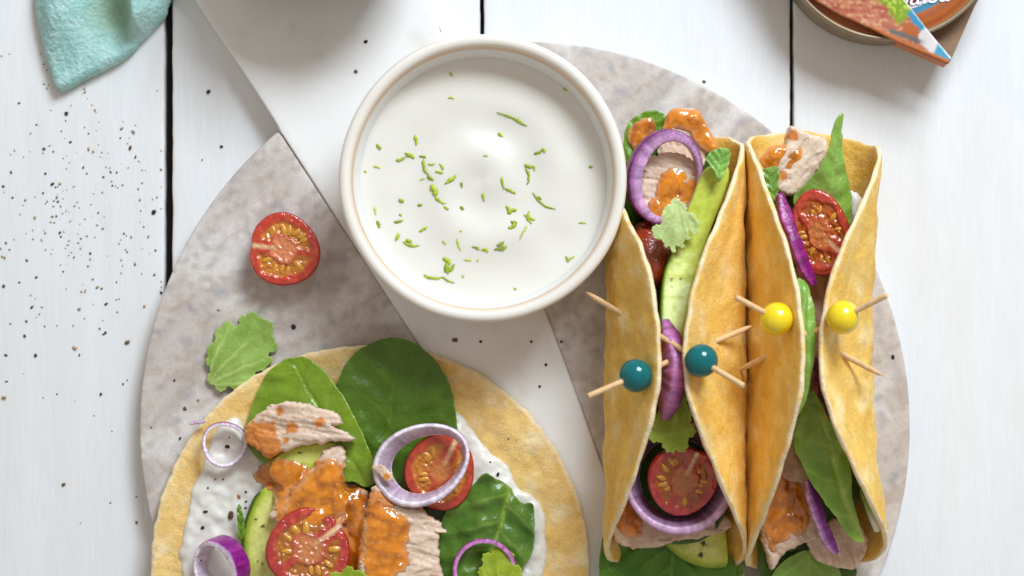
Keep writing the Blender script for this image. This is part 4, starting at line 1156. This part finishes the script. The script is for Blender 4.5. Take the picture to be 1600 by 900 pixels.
# ------------------------------------------------------------------ cracked pepper
T_, Dk, Br = 'B09676', '352E29', '735840'
P5 = lambda x, y, r, c=Dk: (x / 2.903, 150 + y / 2.903, r / 2.903, c)
P6 = lambda x, y, r, c=Dk: (x / 2., 450 + y / 2., r / 2., c)
table_pepper = [P5(*a) for a in [(302,80,14),(200,240,11,Br),(403,240,11,T_),(424,252,8,T_),(592,236,13,Br),(615,278,9),(402,171,6),(140,170,7,T_),(608,168,9,T_),(320,212,5),(462,257,5),(378,325,8),(395,352,6),(502,345,8),(510,407,7),(582,325,5,T_),(51,347,9),(15,410,9),(238,399,11),(252,414,6),(196,440,7),(58,461,8,'7A2436'),(116,472,9,T_),(160,552,11,T_),(465,437,7,T_),(645,394,7,T_),(627,423,6),(350,482,5),(338,500,6),(698,526,16),(652,594,6),(277,638,7),(410,714,8),(410,741,7,T_),(325,710,6,T_),(287,796,6),(706,700,7),(642,806,5),(540,670,5),(596,640,9,T_),(570,697,7,T_),(27,666,7),(4,693,6),(22,734,10,T_),(150,649,7,T_),(88,846,7),(17,862,11,Br),(442,868,10,T_),(462,874,8,Br),(370,888,8,T_),(713,459,7,T_),(243,500,7,T_),(320,568,7,T_)]]
table_pepper += [P6(*a) for a in [(100,60,7),(83,104,6),(77,150,7),(19,210,7),(112,211,8),(248,66,8,T_),(332,50,7),(452,57,7,T_),(398,170,11,Br),(235,188,10,T_),(13,342,11,T_),(315,332,7),(385,300,5),(398,288,4),(178,332,4),(200,614,9,Br),(345,671,4),(426,652,4),(427,733,7,Br),(350,448,3),(294,399,3),(330,140,6),(312,127,5),(140,120,4),(252,735,3)]]
table_pepper += [(326,144,5,Dk),(346,229,4,Dk),(316,250,2,Dk)]
board_pepper = [P6(*a) for a in [(545,289,5),(578,377,8,Br),(563,470,6),(473,436,4)]] + [(342,484,3,T_),(459,511,5,Dk),(572,65,4,Dk),(556,112,4,Br),(711,531,5,Br),(751,534,3.2,Dk),(830,534,3,Dk),(853,570,3.4,Dk),(843,604,3,Dk),(1395,558,4,Dk),(1357,567,5,'4A1A1C'),(1100,128,4,'4A5060'),(310,625,3,T_),(877,534,3,Dk)]
P7 = lambda x, y, r, c=Dk: (220 + x / 2.25, 500 + y / 2.25, r / 2.25, c)
top_pepper = [P7(*a) for a in [(318,684,17,Br),(228,674,9),(217,730,9),(306,445,11),(313,412,6),(370,605,6),(370,638,6),(368,660,5),(262,560,4),(236,590,5),(345,620,8,'B05A20'),(212,845,5),(290,560,4),(255,800,4)]] + [(778,741,4,Dk),(766,722,2,Dk),(794,686,2,Br)]
def flake(x, y, r, c, zb):
    n_ = 7; V = []; el = random.uniform(.7, 1.35); th = random.uniform(0, 3.1)
    X, Y, _ = W(x, y, zb)
    for j, (k, zz) in enumerate(((.7, 0), (1, .35), (.85, .8), (.35, 1.1))):
        for i in range(n_):
            a = 2 * math.pi * i / n_
            q = r * k * random.uniform(.72, 1.2)
            u, v = q * math.cos(a) * el, q * math.sin(a) / el
            V.append((X + u * math.cos(th) - v * math.sin(th), Y + u * math.sin(th) + v * math.cos(th), zb + zz * r * .9))
    F = [tuple(range(n_))[::-1], tuple(range(3 * n_, 4 * n_))]
    for j in range(3):
        for i in range(n_):
            i2 = (i + 1) % n_
            F.append((j * n_ + i, j * n_ + i2, (j + 1) * n_ + i2, (j + 1) * n_ + i))
    g = Geo(V, F); cc = H(c)
    g.c = np.clip(np.tile(cc, (len(V), 1)) * rng.uniform(.55, 1.5, (len(V), 1)), 0, 1)
    return g
biggest = max(table_pepper, key=lambda q: q[2])
for x, y, r, c in table_pepper:
    o = put('pepper_flake', flake(x, y, max(r, 1.5) * .68, c, -.3), m_pepper, None,
        'largest black pepper flake on the white planks, beside the dark plank gap' if (x, y, r, c) == biggest else {Dk: 'black cracked pepper flake on the white planks', T_: 'tan cracked pepper husk on the white planks', Br: 'brown cracked pepper flake on the white planks'}.get(c, 'dark red pepper flake on the white planks'), 'pepper',
        None if (x, y, r, c) == biggest else {Dk: 'black pepper flakes on the planks', T_: 'tan pepper husks on the planks', Br: 'brown pepper flakes on the planks'}.get(c))
def on_pile(lst, names, gname):
    xy = [W(x, y, ZB)[:2] for x, y, r, c in lst]
    hz = pile_hits(xy)
    for (x, y, r, c), z in zip(lst, hz):
        z = ZB if np.isnan(z) else z
        nm = {'B05A20': 'orange fleck of spice on the yogurt beside the herb sliver', '4A5060': 'blue grey speck at the rim of the marble board', '4A1A1C': 'dark red pepper flake on marble beside the yellow pick tip'}.get(c, names)
        if c == Br and r > 7: nm = 'large brown cracked peppercorn on the yogurt of the flat tortilla'
        put('pepper_flake', flake(x, y, r * .78, c, z - .3), m_pepper, None, nm, 'pepper', gname if nm == names else None)
on_pile(board_pepper, 'cracked pepper flake on the marble board', 'pepper flakes on the marble board')
on_pile(top_pepper, 'cracked pepper flake sprinkled on the yogurt of the flat tortilla', 'pepper flakes on the tortilla yogurt')
# fine pepper dust nobody could count
V, F, C = [], [], []
for i in range(230):
    x = min(max(random.gauss(125, 75), -60), 252); y = random.gauss(320, 120)
    g = flake(x, y, abs(random.gauss(.9, .45)) + .35, random.choice([T_, T_, Br, Dk]), -.3)
    o_ = len(V); V += [tuple(v) for v in g.v]; F += [tuple(k + o_ for k in f) for f in g.f]; C.append(g.c)
put('pepper_dust', Geo(V, F, np.vstack(C)), m_pepper, None, 'fine ground pepper dust sprinkled over the white planks', 'pepper', kind='stuff')

for o in bpy.data.objects:
    if 'w' in o: del o['w']
